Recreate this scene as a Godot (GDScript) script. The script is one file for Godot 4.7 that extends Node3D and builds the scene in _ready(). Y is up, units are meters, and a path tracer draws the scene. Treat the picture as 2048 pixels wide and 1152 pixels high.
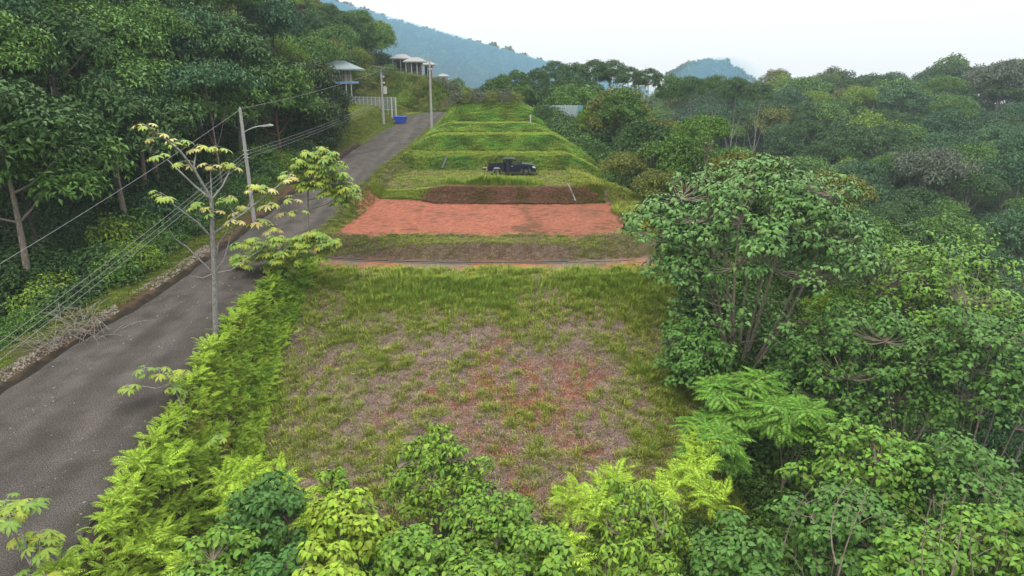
extends Node3D
# A grassed hillside lot with a red soil pad, a gravel road on the left, forest all round.
# x is to the right, distance from the drone is d = -z, the red pad lies at y = 0.

const F := 1365.0
const PITCH := 17.3
const EYE := 12.0
const LEAF_SCALE := 0.6      # vertex colours of leaves are stored as colour / LEAF_SCALE
const SOIL_SCALE := 0.6

var rng := RandomNumberGenerator.new()
var nz := FastNoiseLite.new()
var nfine := FastNoiseLite.new()
var names := {}
var RY := PackedFloat32Array()
var RL := PackedFloat32Array()
var RR := PackedFloat32Array()
var PP := PackedFloat32Array()
var XR := PackedFloat32Array()
var WT := PackedFloat32Array()
var PS := PackedFloat32Array()
var PM := PackedFloat32Array()
var M := {}

# ---------------------------------------------------------------- helpers
func at(px, row, d) -> Vector3:
	var a := deg_to_rad(PITCH) + atan((row - 576.0) / F)
	var drop: float = d * tan(a)
	var depth: float = d * cos(deg_to_rad(PITCH)) + drop * sin(deg_to_rad(PITCH))
	return Vector3((px - 1024.0) / F * depth, EYE - drop, -d)

func numbered(called: String, where := "") -> String:
	var key := where + "/" + called
	var n: int = names.get(key, 0)
	names[key] = n + 1
	return called if n == 0 else "%s_%03d" % [called, n]

func ordinal(n: int) -> String:
	var words := ["first", "second", "third", "fourth", "fifth", "sixth", "seventh", "eighth", "ninth", "tenth", "eleventh", "twelfth"]
	if n >= 1 and n <= 12:
		return words[n - 1]
	var end := "th"
	if n % 100 < 11 or n % 100 > 13:
		end = {1: "st", 2: "nd", 3: "rd"}.get(n % 10, "th")
	return str(n) + end

func tag(o, label := "", category := "", group := "", kind := ""):
	if label: o.set_meta("label", label)
	if category: o.set_meta("category", category)
	if group: o.set_meta("group", group)
	if kind: o.set_meta("kind", kind)
	return o

func thing(called: String, label: String, category: String, where: Vector3, group := "") -> Node3D:
	var o := Node3D.new()
	o.name = numbered(called)
	add_child(o)
	o.position = where
	tag(o, label, category, group)
	return o

func part(called: String, mesh: Mesh, mat: Material, parent: Node3D, t := Transform3D.IDENTITY) -> MeshInstance3D:
	var o := MeshInstance3D.new()
	o.mesh = mesh
	o.material_override = mat
	o.name = numbered(called, "" if parent == self else str(parent.get_instance_id()))
	parent.add_child(o)
	o.transform = t
	return o

func lin(c: Color) -> Color:
	return c.linear_to_srgb()

func mat(c: Color, rough := 0.8, metal := 0.0, spec := 0.5) -> StandardMaterial3D:
	var m := StandardMaterial3D.new()
	m.albedo_color = lin(c)
	m.roughness = rough
	m.metallic = metal
	m.metallic_specular = spec
	return m

func vmat(scale: float, rough := 0.8, spec := 0.3) -> StandardMaterial3D:
	var m := mat(Color(scale, scale, scale), rough, 0.0, spec)
	m.vertex_color_use_as_albedo = true
	return m

func noise_tex(freq: float, size := 512, lo := 0.7, hi := 1.0, seed_ := 1, normal := false, bump := 4.0) -> NoiseTexture2D:
	var n := FastNoiseLite.new()
	n.seed = seed_
	n.frequency = freq
	n.fractal_octaves = 5
	var t := NoiseTexture2D.new()
	t.noise = n
	t.width = size
	t.height = size
	t.seamless = true
	if normal:
		t.as_normal_map = true
		t.bump_strength = bump
	else:
		var g := Gradient.new()
		g.set_color(0, Color(lo, lo, lo))
		g.set_color(1, Color(hi, hi, hi))
		t.color_ramp = g
	return t

# triangles with a colour each vertex, flat shaded
class Acc:
	var v := PackedVector3Array()
	var c := PackedColorArray()
	var n := PackedVector3Array()
	func put(k, t: Transform3D):
		v.append_array(t * k.v)
		c.append_array(k.c)
	func tint(tv: PackedVector3Array, t: Transform3D, col: Color):
		v.append_array(t * tv)
		var cc := PackedColorArray()
		cc.resize(tv.size())
		cc.fill(col)
		c.append_array(cc)
	func mesh() -> ArrayMesh:
		var a := []
		a.resize(Mesh.ARRAY_MAX)
		a[Mesh.ARRAY_VERTEX] = v
		if c.size() == v.size(): a[Mesh.ARRAY_COLOR] = c
		if n.size() == v.size(): a[Mesh.ARRAY_NORMAL] = n
		var m := ArrayMesh.new()
		m.add_surface_from_arrays(Mesh.PRIMITIVE_TRIANGLES, a)
		return m

func tube(a: Acc, pts: Array, rad: Array, sides := 6, closed := true):
	var rings := []
	var norms := []
	var up := Vector3(0.31, 0.2, 0.93).normalized()
	for i in pts.size():
		var dir: Vector3 = (pts[mini(i + 1, pts.size() - 1)] - pts[maxi(i - 1, 0)])
		dir = dir.normalized() if dir.length() > 1e-6 else Vector3.UP
		var s := dir.cross(up).normalized()
		var q := s.cross(dir).normalized()
		var ring := []
		var nn := []
		for k in sides:
			var an := TAU * k / sides
			var o := s * cos(an) + q * sin(an)
			ring.append(pts[i] + o * rad[i])
			nn.append(o)
		rings.append(ring)
		norms.append(nn)
	for i in pts.size() - 1:
		for k in sides:
			var l := (k + 1) % sides
			a.v.append_array([rings[i][k], rings[i + 1][l], rings[i + 1][k], rings[i][k], rings[i][l], rings[i + 1][l]])
			a.n.append_array([norms[i][k], norms[i + 1][l], norms[i + 1][k], norms[i][k], norms[i][l], norms[i + 1][l]])
	if closed:
		var last: int = pts.size() - 1
		var dn: Vector3 = (pts[last] - pts[last - 1]).normalized()
		for k in sides:
			var l := (k + 1) % sides
			a.v.append_array([pts[last], rings[last][k], rings[last][l]])
			a.n.append_array([dn, dn, dn])

func bend(p: Vector3, q: Vector3, sag: Vector3, n := 4) -> Array:
	var out := []
	for i in n + 1:
		var t := float(i) / n
		out.append(p.lerp(q, t) + sag * (4.0 * t * (1.0 - t)))
	return out

func taper(r0: float, r1: float, n := 4) -> Array:
	var out := []
	for i in n + 1:
		out.append(lerpf(r0, r1, float(i) / n))
	return out

func wood(pts: Array, rad: Array, sides := 6) -> ArrayMesh:
	var a := Acc.new()
	tube(a, pts, rad, sides)
	return a.mesh()

func box(a: Acc, lo: Vector3, hi: Vector3, bev := 0.0):
	var c := (lo + hi) / 2.0
	var h := (hi - lo) / 2.0
	var hull := func(axis: int, sgn: float) -> Array:
		var u := (axis + 1) % 3
		var w := (axis + 2) % 3
		var ps := []
		for k in [[-1, -1], [1, -1], [1, 1], [-1, 1]]:
			var p := Vector3.ZERO
			p[axis] = sgn * h[axis]
			p[u] = k[0] * (h[u] - bev)
			p[w] = k[1] * (h[w] - bev)
			ps.append(c + p)
		return ps
	for axis in 3:
		for sgn in [-1.0, 1.0]:
			var q: Array = hull.call(axis, sgn)
			if sgn > 0:
				quad(a, q[0], q[3], q[2], q[1])
			else:
				quad(a, q[0], q[1], q[2], q[3])
	if bev <= 0.0:
		return
	for axis in 3:          # bevel strips along each axis
		var u := (axis + 1) % 3
		var w := (axis + 2) % 3
		for su in [-1.0, 1.0]:
			for sw in [-1.0, 1.0]:
				var ps := []
				for e in [[-1, 0], [1, 0], [1, 1], [-1, 1]]:
					var p := Vector3.ZERO
					p[axis] = e[0] * (h[axis] - bev)
					p[u] = su * (h[u] - (bev if e[1] == 0 else 0.0))
					p[w] = sw * (h[w] - (0.0 if e[1] == 0 else bev))
					ps.append(c + p)
				if su * sw > 0:
					quad(a, ps[0], ps[1], ps[2], ps[3])
				else:
					quad(a, ps[3], ps[2], ps[1], ps[0])

func quad(a: Acc, p0: Vector3, p1: Vector3, p2: Vector3, p3: Vector3):
	a.v.append_array([p0, p1, p2, p0, p2, p3])

func box_mesh(lo: Vector3, hi: Vector3, bev := 0.0) -> ArrayMesh:
	var a := Acc.new()
	box(a, lo, hi, bev)
	return a.mesh()

# closed outline in (x, y), pushed from z0 to z1; the outline runs anticlockwise seen from +z
func slab(poly: PackedVector2Array, z0: float, z1: float) -> ArrayMesh:
	var a := Acc.new()
	var tri := Geometry2D.triangulate_polygon(poly)
	for i in range(0, tri.size(), 3):
		var p := [poly[tri[i]], poly[tri[i + 1]], poly[tri[i + 2]]]
		if (p[1] - p[0]).cross(p[2] - p[0]) < 0:
			p = [p[0], p[2], p[1]]
		a.v.append_array([Vector3(p[0].x, p[0].y, z1), Vector3(p[2].x, p[2].y, z1), Vector3(p[1].x, p[1].y, z1)])
		a.v.append_array([Vector3(p[0].x, p[0].y, z0), Vector3(p[1].x, p[1].y, z0), Vector3(p[2].x, p[2].y, z0)])
	for i in poly.size():
		var p := poly[i]
		var q := poly[(i + 1) % poly.size()]
		quad(a, Vector3(p.x, p.y, z1), Vector3(q.x, q.y, z1), Vector3(q.x, q.y, z0), Vector3(p.x, p.y, z0))
	return a.mesh()

# ---------------------------------------------------------------- the lie of the land
func table(rows: Array, col: int) -> PackedFloat32Array:
	var out := PackedFloat32Array()
	var k := 0
	for i in 1700:
		var d := i * 0.25
		while k < rows.size() - 2 and d > rows[k + 1][0]:
			k += 1
		var t := clampf((d - rows[k][0]) / (rows[k + 1][0] - rows[k][0]), 0.0, 1.0)
		out.append(lerpf(rows[k][col], rows[k + 1][col], t))
	return out

func soften(a: PackedFloat32Array, r: int) -> PackedFloat32Array:
	var out := a.duplicate()
	for i in a.size():
		var s := 0.0
		for k in range(-r, r + 1):
			s += a[clampi(i + k, 0, a.size() - 1)]
		out[i] = s / (2 * r + 1)
	return out

func lut(a: PackedFloat32Array, d: float) -> float:
	var f := clampf(d * 4.0, 0.0, 1698.0)
	var i := int(f)
	return lerpf(a[i], a[i + 1], f - i)

func make_tables():
	var road := [[0, -5.6, -24.6, -14.4], [8, -4.8, -24.5, -14.6], [19.6, -3.5, -24.3, -14.8], [23.6, -3.0, -24.2, -15.2], [29.2, -2.3, -24.0, -15.7], [34, -1.8, -23.3, -16.2],
		[39.3, -1.4, -22.5, -16.5], [47, -0.6, -21.6, -16.0], [53, 0.0, -21.2, -15.4], [58, 0.7, -20.8, -14.9], [64, 1.7, -20.0, -14.6], [73, 2.9, -19.0, -13.5], [80, 3.8, -18.3, -12.3],
		[92, 4.9, -17.0, -11.2], [104, 5.6, -16.2, -10.6], [109, 5.85, -16.0, -10.2], [113, 6.0, -15.6, -7.0], [119, 6.1, -14.0, -6.5], [125, 6.1, -9.0, -6.0], [430, 6.1, -8.0, -6.0]]
	RY = soften(table(road, 1), 8)
	RL = soften(table(road, 2), 10)
	RR = soften(table(road, 3), 10)
	PP = soften(table([[0, -22.0], [14, -15.5], [22, -11.6], [28.6, -8.4], [30, -7.9], [46.9, -1.7], [47.4, -1.55], [50.3, -1.5], [50.6, -1.4], [52.3, 0.0], [66, 0.02], [67.6, 1.4], [76.5, 1.86], [78.5, 3.5], [80, 3.55], [84.5, 5.2], [86, 5.25],
		[90, 6.1], [91.5, 6.15], [98, 8.4], [105, 8.6], [109, 7.6], [111, 6.0], [122, 6.1], [140, 7.0], [200, 4.0], [260, -5.0], [320, -25.0], [430, -45.0]], 1), 2)
	PS = soften(PP, 14)
	PM = soften(PP, 6)
	XR = soften(table([[0, 12.0], [20, 10.5], [30, 9.6], [47, 9.8], [60, 11.4], [66, 11.4], [69, 8.6], [74, 6.6], [78.5, 6.0], [84.5, 4.2], [90, 2.3], [98, -0.5], [110, 0.0], [118, 4.0], [140, 8.0], [430, 8.0]], 1), 6)
	WT = soften(table([[0, 6.0], [24, 3.2], [32, 2.2], [40, 1.7], [48, 1.3], [53, 0.9], [66, 1.6], [76, 2.2], [80, 3.2], [95, 3.6], [120, 3.0], [430, 3.0]], 1), 6)

func hill_top(x: float) -> float:
	if x > -14.7: return lerpf(10.8, 8.1, clampf((x + 14.7) / 7.7, 0.0, 1.0))
	if x > -27.0: return lerpf(13.2, 10.8, (x + 27.0) / 12.3)
	return 13.2 + 0.42 * (-27.0 - x)

func valley(x: float, d: float) -> float:
	return -19.0 + 12.0 * smoothstep(60.0, 220.0, d) + 0.07 * maxf(0.0, x - 50.0) + 2.0 * nz.get_noise_2d(x * 0.6, d * 0.6) - 0.25 * maxf(0.0, d - 255.0)

func shift(x: float, d: float) -> float:
	return 1.5 * (1.0 - clampf(((x + 2.0) / 12.5) * ((x + 2.0) / 12.5), 0.0, 1.6)) * clampf((52.2 - d) / 1.6, 0.0, 1.0)

func ground_y(x: float, d: float) -> float:
	var yr := lut(RY, d)
	var l := lut(RL, d)
	var r := lut(RR, d)
	if x < l:
		var k := l - x
		var ditch := -0.28 * (1.0 - absf(clampf((k - 0.35) / 0.35, -1.0, 1.0))) * (1.0 - smoothstep(95.0, 106.0, d))
		var dip := lerpf(2.6, 0.8, smoothstep(25.0, 50.0, d)) * smoothstep(3.0, 7.0, k)
		var near := yr + 0.12 * smoothstep(0.6, 1.4, k) - dip + 0.5 * maxf(0.0, k - 9.0)
		var lawn := yr + 1.9 * smoothstep(0.6, 4.6, k) + 0.04 * k + 0.45 * maxf(0.0, k - 14.0)
		var y := lerpf(near, lawn, smoothstep(78.0, 92.0, d)) + ditch
		if d > 112.0:
			var bank := 6.0 + minf(maxf(0.0, d - 118.0) * 0.55, maxf(0.0, hill_top(x) - 6.0)) - 0.3 * maxf(0.0, d - 175.0)
			y = lerpf(maxf(y if k > 3.0 else yr, -99.0), bank, smoothstep(112.0, 122.0, d))
		return y + 0.12 * nfine.get_noise_2d(x * 2.0, d * 2.0) * smoothstep(0.8, 2.0, k)
	if x <= r:
		return yr - 0.04
	var wob := (0.55 * nz.get_noise_2d(x * 0.9, 7.0) + 0.3 * nz.get_noise_2d(x * 0.7, d * 0.7)) * smoothstep(76.0, 79.0, d)
	if d > 62.0 and d < 76.0: wob += 0.5 * nz.get_noise_2d(x * 1.5, 3.0) + 0.25 * nfine.get_noise_1d(x)
	var p := lut(PP, d + shift(x, d) + wob)
	if d > 75.0 and d < 100.0: p = lerpf(p, lut(PM, d + wob), 0.2)
	if d > 62.0 and d < 74.0 and x < -6.0: p = lerpf(p, lut(PS, d), smoothstep(-6.5, -10.5, x))
	var y := lerpf(yr, p, smoothstep(0.0, 1.0, (x - r) / lut(WT, d)))
	var xr := lut(XR, d)
	if x > xr:
		var k := x - xr
		y -= 0.66 * k * k / (k + 2.0)
		var v := valley(x, d)
		if y < v + 2.0:
			y = lerpf(v, y, smoothstep(-3.0, 2.0, y - v)) if y > v - 3.0 else v
	var rough := 0.10 if d < 47.0 else 0.05
	return y + rough * nfine.get_noise_2d(x * 3.0, d * 3.0)

func pad_mask(x: float, d: float) -> float:
	# above 0.5: inside the red pad; the edge wanders
	var w := 0.9 * nz.get_noise_2d(x * 2.2, d * 2.2) + 0.5 * nfine.get_noise_2d(x, d)
	var e := minf(minf(x + 13.9, 9.3 - x), minf(d - 52.7, 66.0 - d))
	return clampf(0.5 + e * 0.8 + w * 0.6, 0.0, 1.0)

func lush(x: float, d: float) -> float:
	# how much of the ground the green grass covers
	var n := nz.get_noise_2d(x * 1.6 + 40.0, d * 1.6)
	var m := nfine.get_noise_2d(x * 0.8, d * 0.8 + 70.0)
	var r := lut(RR, d)
	if x < r: return 0.0
	if d < 49.0:
		var s := shift(x, d)
		var edge := smoothstep(4.5, 10.0, x) * 0.55 + smoothstep(-9.0, -15.0, x) * 0.25
		var top := smoothstep(41.0, 46.0, d + s) * (0.55 if x < 1.5 and x > -12.0 else 0.5 if x > 4.0 else 0.3)
		var bare := 0.4 * exp(-(pow((x - 0.6) / 4.5, 2.0) + pow((d - 35.0) / 5.0, 2.0)))
		return clampf(0.27 + 0.4 * n + 0.6 * m + 0.6 * nfine.get_noise_2d(x * 2.6 + 5.0, d * 2.6) + edge + top - bare, 0.06, 1.0)
	if d < 50.6: return clampf(0.1 + 0.4 * n + (0.5 if x > 5.0 else 0.0), 0.0, 1.0)
	if d < 52.9: return clampf(0.62 + 0.4 * n + 0.3 * m, 0.0, 1.0)
	if pad_mask(x, d) > 0.5: return clampf(-0.12 + 0.4 * n + 0.3 * m, 0.0, 0.4)
	if d < 66.0: return 0.9 if x > 10.0 else 0.35
	if d < 67.7: return clampf(0.25 + 0.4 * n + (0.5 if x < -8.5 else 0.0), 0.0, 1.0)
	if d < 76.5: return clampf(0.72 + 0.5 * n, 0.0, 1.0)
	return 0.97

func redness(x: float, d: float) -> float:
	# how bare and red the long slope is
	var core := exp(-(pow((x - 0.6) / 5.2, 2.0) + pow((d - 35.5) / 5.0, 2.0)))
	return clampf(1.5 * core - 0.36 + 1.1 * nz.get_noise_2d(x * 1.9 + 20.0, d * 1.9) + 0.8 * nfine.get_noise_2d(x * 1.1, d * 1.1), 0.0, 1.0)

func ground_color(x: float, d: float) -> Color:
	var n := nz.get_noise_2d(x * 1.3, d * 1.3)
	var m := nfine.get_noise_2d(x * 2.5, d * 2.5)
	var f := nfine.get_noise_2d(x * 7.0 + 9.0, d * 7.0)
	var red := Color(0.355, 0.125, 0.082)
	var orange := Color(0.44, 0.19, 0.095)
	var straw := Color(0.225, 0.175, 0.15)
	var brown := Color(0.105, 0.065, 0.043)
	var green := Color(0.075, 0.115, 0.022)
	var litter := Color(0.055, 0.038, 0.024)
	var c: Color
	var l := lut(RL, d)
	var r := lut(RR, d)
	if x < l:
		var k := l - x
		if d > 84.0 and k < 12.0 and d < 121.0 or d > 118.0:
			c = green.lerp(Color(0.13, 0.12, 0.03), clampf(0.3 + n, 0.0, 1.0))
		else:
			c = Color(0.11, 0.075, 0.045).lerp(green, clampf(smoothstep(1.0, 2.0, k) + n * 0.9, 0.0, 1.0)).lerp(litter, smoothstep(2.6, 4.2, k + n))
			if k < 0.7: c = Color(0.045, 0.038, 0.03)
	elif d < 48.0 and x < r + lut(WT, d) * 0.9 and x > r + 0.3:
		c = Color(0.06, 0.07, 0.022).lerp(brown, clampf(0.3 + n, 0.0, 1.0))
	elif x <= r + 0.3:
		c = Color(0.08, 0.068, 0.056)
	elif x > lut(XR, d) + 3.5 or d < 27.0 or d > 101.0:
		c = litter.lerp(green, 0.35 + 0.3 * n)
		if d > 66.0 and d < 101.0 and x < lut(XR, d) + 7.0: c = green
	elif d < 49.3 - shift(x, d) * 0.9:
		var bare := redness(x, d)
		c = Color(0.13, 0.095, 0.08).lerp(Color(0.27, 0.078, 0.042), bare * 0.9).lerp(brown, clampf(m * 1.5 + 0.1, 0.0, 0.7)).lerp(green, lush(x, d) * 0.5)
		if d > 47.3 - shift(x, d): c = c.lerp(orange, 0.6)
	elif d < 50.7 - shift(x, d) * 0.9:
		c = orange.lerp(straw, clampf(0.45 + n * 1.4 + m, 0.0, 1.0))
	elif pad_mask(x, d) > 0.5:
		var right := smoothstep(0.0, 3.0, x + n * 3.0)
		var weed := clampf(1.6 * exp(-pow((x - 1.2 - (60.0 - d) * 0.12 + n * 2.0) / 0.9, 2.0)) * 0.7 + (m * 1.7 + n * 1.0 + 1.1 * nfine.get_noise_2d(x * 1.2 + 77.0, d * 3.2) - 0.30 + 0.22 * right), 0.0, 1.0)
		c = red.lerp(Color(0.42, 0.165, 0.108), clampf(0.5 + f, 0.0, 1.0)).lerp(Color(0.30, 0.125, 0.075), 0.45 * right).lerp(Color(0.13, 0.075, 0.045), weed * 0.85)
	elif d < 53.2:
		c = straw.lerp(brown, clampf(0.65 + m * 1.6, 0.0, 1.0)).lerp(green, lush(x, d) * 0.5)
	elif d < 66.0:
		c = straw.lerp(green, 0.6) if x > 9.5 else Color(0.17, 0.075, 0.045).lerp(green, clampf(0.3 + n * 2.0, 0.0, 0.8))
	elif d < 67.7 + 0.3 * n:
		c = brown.lerp(straw, clampf(0.15 + m, 0.0, 0.6)).lerp(Color(0.16, 0.06, 0.04), clampf(0.3 + n, 0.0, 0.7)).lerp(green, lush(x, d) * 0.6)
	elif d < 76.6:
		c = green.lerp(Color(0.17, 0.145, 0.05), clampf(0.45 + n, 0.0, 1.0))
	else:
		c = green
	var s := 1.0 + 0.35 * f + 0.25 * m
	return Color(c.r * s, c.g * s, c.b * s)

func axis(segments: Array) -> PackedFloat32Array:
	# [from, to, step] ... a growing step where two are given
	var out := PackedFloat32Array()
	for s in segments:
		var p: float = s[0]
		var i := 0
		while p < s[1] - 1e-4:
			out.append(p)
			p += lerpf(s[2], s[3] if s.size() > 3 else s[2], clampf((p - s[0]) / (s[1] - s[0]), 0.0, 1.0))
			i += 1
	out.append(segments[-1][1])
	return out

func sheet(xs: PackedFloat32Array, ds: PackedFloat32Array, height: Callable, colour: Callable, scale: float, keep = null) -> ArrayMesh:
	var v := PackedVector3Array()
	var c := PackedColorArray()
	var idx := PackedInt32Array()
	var w := xs.size()
	for j in ds.size():
		for i in w:
			v.append(Vector3(xs[i], height.call(xs[i], ds[j]), -ds[j]))
			var q: Color = colour.call(xs[i], ds[j])
			c.append(Color(clampf(q.r / scale, 0, 1), clampf(q.g / scale, 0, 1), clampf(q.b / scale, 0, 1)))
	for j in ds.size() - 1:
		for i in w - 1:
			if keep != null and not keep.call((xs[i] + xs[i + 1]) / 2, (ds[j] + ds[j + 1]) / 2):
				continue
			var a := j * w + i
			idx.append_array([a, a + w, a + w + 1, a, a + w + 1, a + 1])
	var arr := []
	arr.resize(Mesh.ARRAY_MAX)
	arr[Mesh.ARRAY_VERTEX] = v
	arr[Mesh.ARRAY_COLOR] = c
	arr[Mesh.ARRAY_INDEX] = idx
	var m := ArrayMesh.new()
	m.add_surface_from_arrays(Mesh.PRIMITIVE_TRIANGLES, arr)
	var st := SurfaceTool.new()
	st.create_from(m, 0)
	st.generate_normals()
	return st.commit()

# ---------------------------------------------------------------- leaves
func leaf_flat(len_: float, w: float, fold := 0.15, droop := 0.1) -> PackedVector3Array:
	var b := Vector3.ZERO
	var t := Vector3(0, -droop * len_, len_)
	var l := Vector3(-w / 2, fold * w, len_ * 0.42)
	var r := Vector3(w / 2, fold * w, len_ * 0.42)
	return PackedVector3Array([b, l, t, b, t, r])

func leaf_broad(len_: float, w: float, fold := 0.14, droop := 0.3) -> PackedVector3Array:
	# heart-shaped blade with a midrib, drooping to a point
	var m := []
	for k in 4:
		var t := k / 3.0
		m.append(Vector3(0, -droop * len_ * t * t, len_ * t))
	var out := PackedVector3Array()
	for s in [-1.0, 1.0]:
		var e0 := Vector3(s * w * 0.36, fold * w * 0.7, len_ * -0.05)
		var e1 := Vector3(s * w * 0.5, fold * w - droop * len_ * 0.09, len_ * 0.30)
		var e2 := Vector3(s * w * 0.34, fold * w * 0.6 - droop * len_ * 0.45, len_ * 0.66)
		out.append_array([m[0], e0, e1, m[0], e1, m[1], m[1], e1, e2, m[1], e2, m[2], m[2], e2, m[3]])
	return out

func leaf_umbrella(r: float, lobes := 9) -> PackedVector3Array:
	# a round leaf parted into drooping fingers, its stalk at the middle
	var out := PackedVector3Array()
	for k in lobes:
		var a := TAU * (k + 0.5) / (lobes + 0.6)
		var dir := Vector3(sin(a), 0, cos(a))
		var side := Vector3(cos(a), 0, -sin(a))
		var len_ := r * (0.8 + 0.2 * cos(a))
		var h := r * 0.155
		var p1 := dir * len_ * 0.3 + Vector3(0, -r * 0.02, 0)
		var p2 := dir * len_ * 0.66 + Vector3(0, -r * 0.13, 0)
		var p3 := dir * len_ * 0.97 + Vector3(0, -r * 0.36, 0)
		out.append_array([Vector3.ZERO, p1 - side * h * 0.55, p1 + side * h * 0.55])
		out.append_array([p1 - side * h * 0.55, p2 - side * h + Vector3(0, r * 0.02, 0), p2, p1 - side * h * 0.55, p2, p1 + side * h * 0.55, p1 + side * h * 0.55, p2, p2 + side * h + Vector3(0, r * 0.02, 0)])
		out.append_array([p2 - side * h + Vector3(0, r * 0.02, 0), p3, p2, p2, p3, p2 + side * h + Vector3(0, r * 0.02, 0)])
	return out

func shades(base: Color, n := 5, spread := 0.3, warm := 0.12) -> Array:
	var out := []
	for k in n:
		var t := (k / float(n - 1) - 0.5) * 2.0
		var s := 1.0 + spread * t
		out.append(Color(base.r * s * (1.0 + warm * rng.randf_range(-1, 1.6)), base.g * s, base.b * s * (1.0 - warm * rng.randf_range(-1, 1))))
	return out

func store(c: Color) -> Color:
	return Color(clampf(c.r / LEAF_SCALE, 0, 1), clampf(c.g / LEAF_SCALE, 0, 1), clampf(c.b / LEAF_SCALE, 0, 1))

func face(dir: Vector3, roll := 0.0) -> Basis:
	# +z along dir, +y as far up as that allows
	var z := dir.normalized()
	var up := Vector3.UP if absf(z.y) < 0.98 else Vector3.RIGHT
	var x := up.cross(z).normalized()
	var b := Basis(x, z.cross(x), z)
	return b.rotated(z, roll)

# a cluster: {v, c, leaves: [[Transform3D, shade], ...], blades: template}
func rosette(blade: PackedVector3Array, cols: Array, n: int, stalk: float, lift: float, lift_var: float, size_var := 0.55) -> Dictionary:
	var a := Acc.new()
	var leaves := []
	for k in n:
		var az := TAU * k * 0.382 + rng.randf_range(-0.3, 0.3)
		var el := lift + rng.randf_range(-lift_var, lift_var)
		var dir := Vector3(cos(az) * cos(el), sin(el), sin(az) * cos(el))
		var s := 1.0 - size_var * rng.randf()
		var t := Transform3D(face(dir, rng.randf_range(-0.35, 0.35)).scaled(Vector3.ONE * s), dir * stalk * (0.4 + 0.6 * rng.randf()))
		t.basis = face(dir, rng.randf_range(-0.35, 0.35)) * Basis.from_scale(Vector3.ONE * s)
		var ci := rng.randi() % mini(cols.size(), 6)
		if cols.size() > 6 and rng.randf() < 0.012: ci = cols.size() - 1
		a.tint(blade, t, store(cols[ci]))
		leaves.append([t, ci])
	return {"v": a.v, "c": a.c, "leaves": leaves}

func puff(blade: PackedVector3Array, cols: Array, n: int, r: float, flat := 0.6) -> Dictionary:
	# small leaves through a flattened ball
	var a := Acc.new()
	var leaves := []
	for k in n:
		var dir := Vector3(rng.randfn(), rng.randfn() * 0.7 + 0.25, rng.randfn()).normalized()
		var p := dir * r * pow(rng.randf(), 0.45)
		p.y *= flat
		var out := (dir + Vector3(rng.randf_range(-0.7, 0.7), rng.randf_range(-0.75, 0.15), rng.randf_range(-0.7, 0.7))).normalized()
		var t := Transform3D(face(out, rng.randf_range(-0.6, 0.6)) * Basis.from_scale(Vector3.ONE * rng.randf_range(0.65, 1.15)), p)
		var ci := rng.randi() % cols.size()
		a.tint(blade, t, store(cols[ci]))
		leaves.append([t, ci])
	return {"v": a.v, "c": a.c, "leaves": leaves}

func frond(cols: Array, len_: float, pairs: int, leaflet: float, lw: float, arch: float) -> Dictionary:
	# a feather of narrow leaflets along an arching stalk
	var a := Acc.new()
	var blade := leaf_flat(leaflet, lw, 0.1, 0.25)
	var prev := Vector3.ZERO
	for k in pairs:
		var t := (k + 1.0) / pairs
		var p := Vector3(0, sin(t * 1.5) * arch * len_ * 0.5 - t * t * arch * len_ * 0.75, t * len_)
		var s := sin(PI * clampf(t * 0.88 + 0.1, 0.0, 1.0)) * 0.75 + 0.3
		for side in [-1.0, 1.0]:
			var dir := Vector3(side, rng.randf_range(-0.35, 0.05), 0.62 + rng.randf_range(-0.15, 0.2)).normalized()
			a.tint(blade, Transform3D(face(dir, rng.randf_range(-0.2, 0.2)) * Basis.from_scale(Vector3.ONE * s), p), store(cols[rng.randi() % cols.size()]))
		a.tint(PackedVector3Array([prev + Vector3(-0.006, 0, 0), p, prev + Vector3(0.006, 0, 0)]), Transform3D.IDENTITY, store(cols[0]))
		prev = p
	return {"v": a.v, "c": a.c, "leaves": []}

# ---------------------------------------------------------------- trees
func dome_tips(n: int, r: Vector3, low := -0.25, inner := 0.6, rugged := 0.42) -> Array:
	# [place, outward] over an uneven dome centred on the origin
	var out := []
	var bumps := FastNoiseLite.new()
	bumps.seed = rng.randi() % 9999
	bumps.frequency = 0.9
	for k in n:
		var y := lerpf(low, 1.0, (k + 0.5) / n)
		var az := k * 2.39996 + rng.randf_range(-0.4, 0.4)
		var q := sqrt(maxf(0.0, 1.0 - y * y)) if y > 0 else 1.0
		var dir := Vector3(cos(az) * q, y, sin(az) * q)
		var b := 1.0 + rugged * bumps.get_noise_3dv(dir * 2.2)
		var s := b * lerpf(inner, 1.0, pow(rng.randf(), 0.4))
		out.append([Vector3(dir.x * r.x, dir.y * r.y, dir.z * r.z) * s, dir.normalized()])
	return out

func lobe_tips(lobes: int, per: int, r: Vector3, lr: float, flat := 0.65) -> Array:
	var out := []
	for k in lobes:
		var y := lerpf(-0.35, 1.0, (k + 0.5) / lobes)
		var az := k * 2.39996 + rng.randf_range(-0.5, 0.5)
		var q := sqrt(maxf(0.05, 1.0 - y * y)) * rng.randf_range(0.55, 1.0)
		var c := Vector3(cos(az) * q * r.x, y * r.y * rng.randf_range(0.75, 1.05), sin(az) * q * r.z)
		var rr := lr * rng.randf_range(0.7, 1.3)
		for i in per:
			var dir := Vector3(rng.randfn(), absf(rng.randfn()) * 0.9 - 0.2, rng.randfn()).normalized()
			var s := rng.randf_range(0.72, 1.05)
			out.append([c + Vector3(dir.x * rr, dir.y * rr * flat, dir.z * rr) * s, (dir + Vector3(0, 0.5, 0)).normalized()])
	return out

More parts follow.
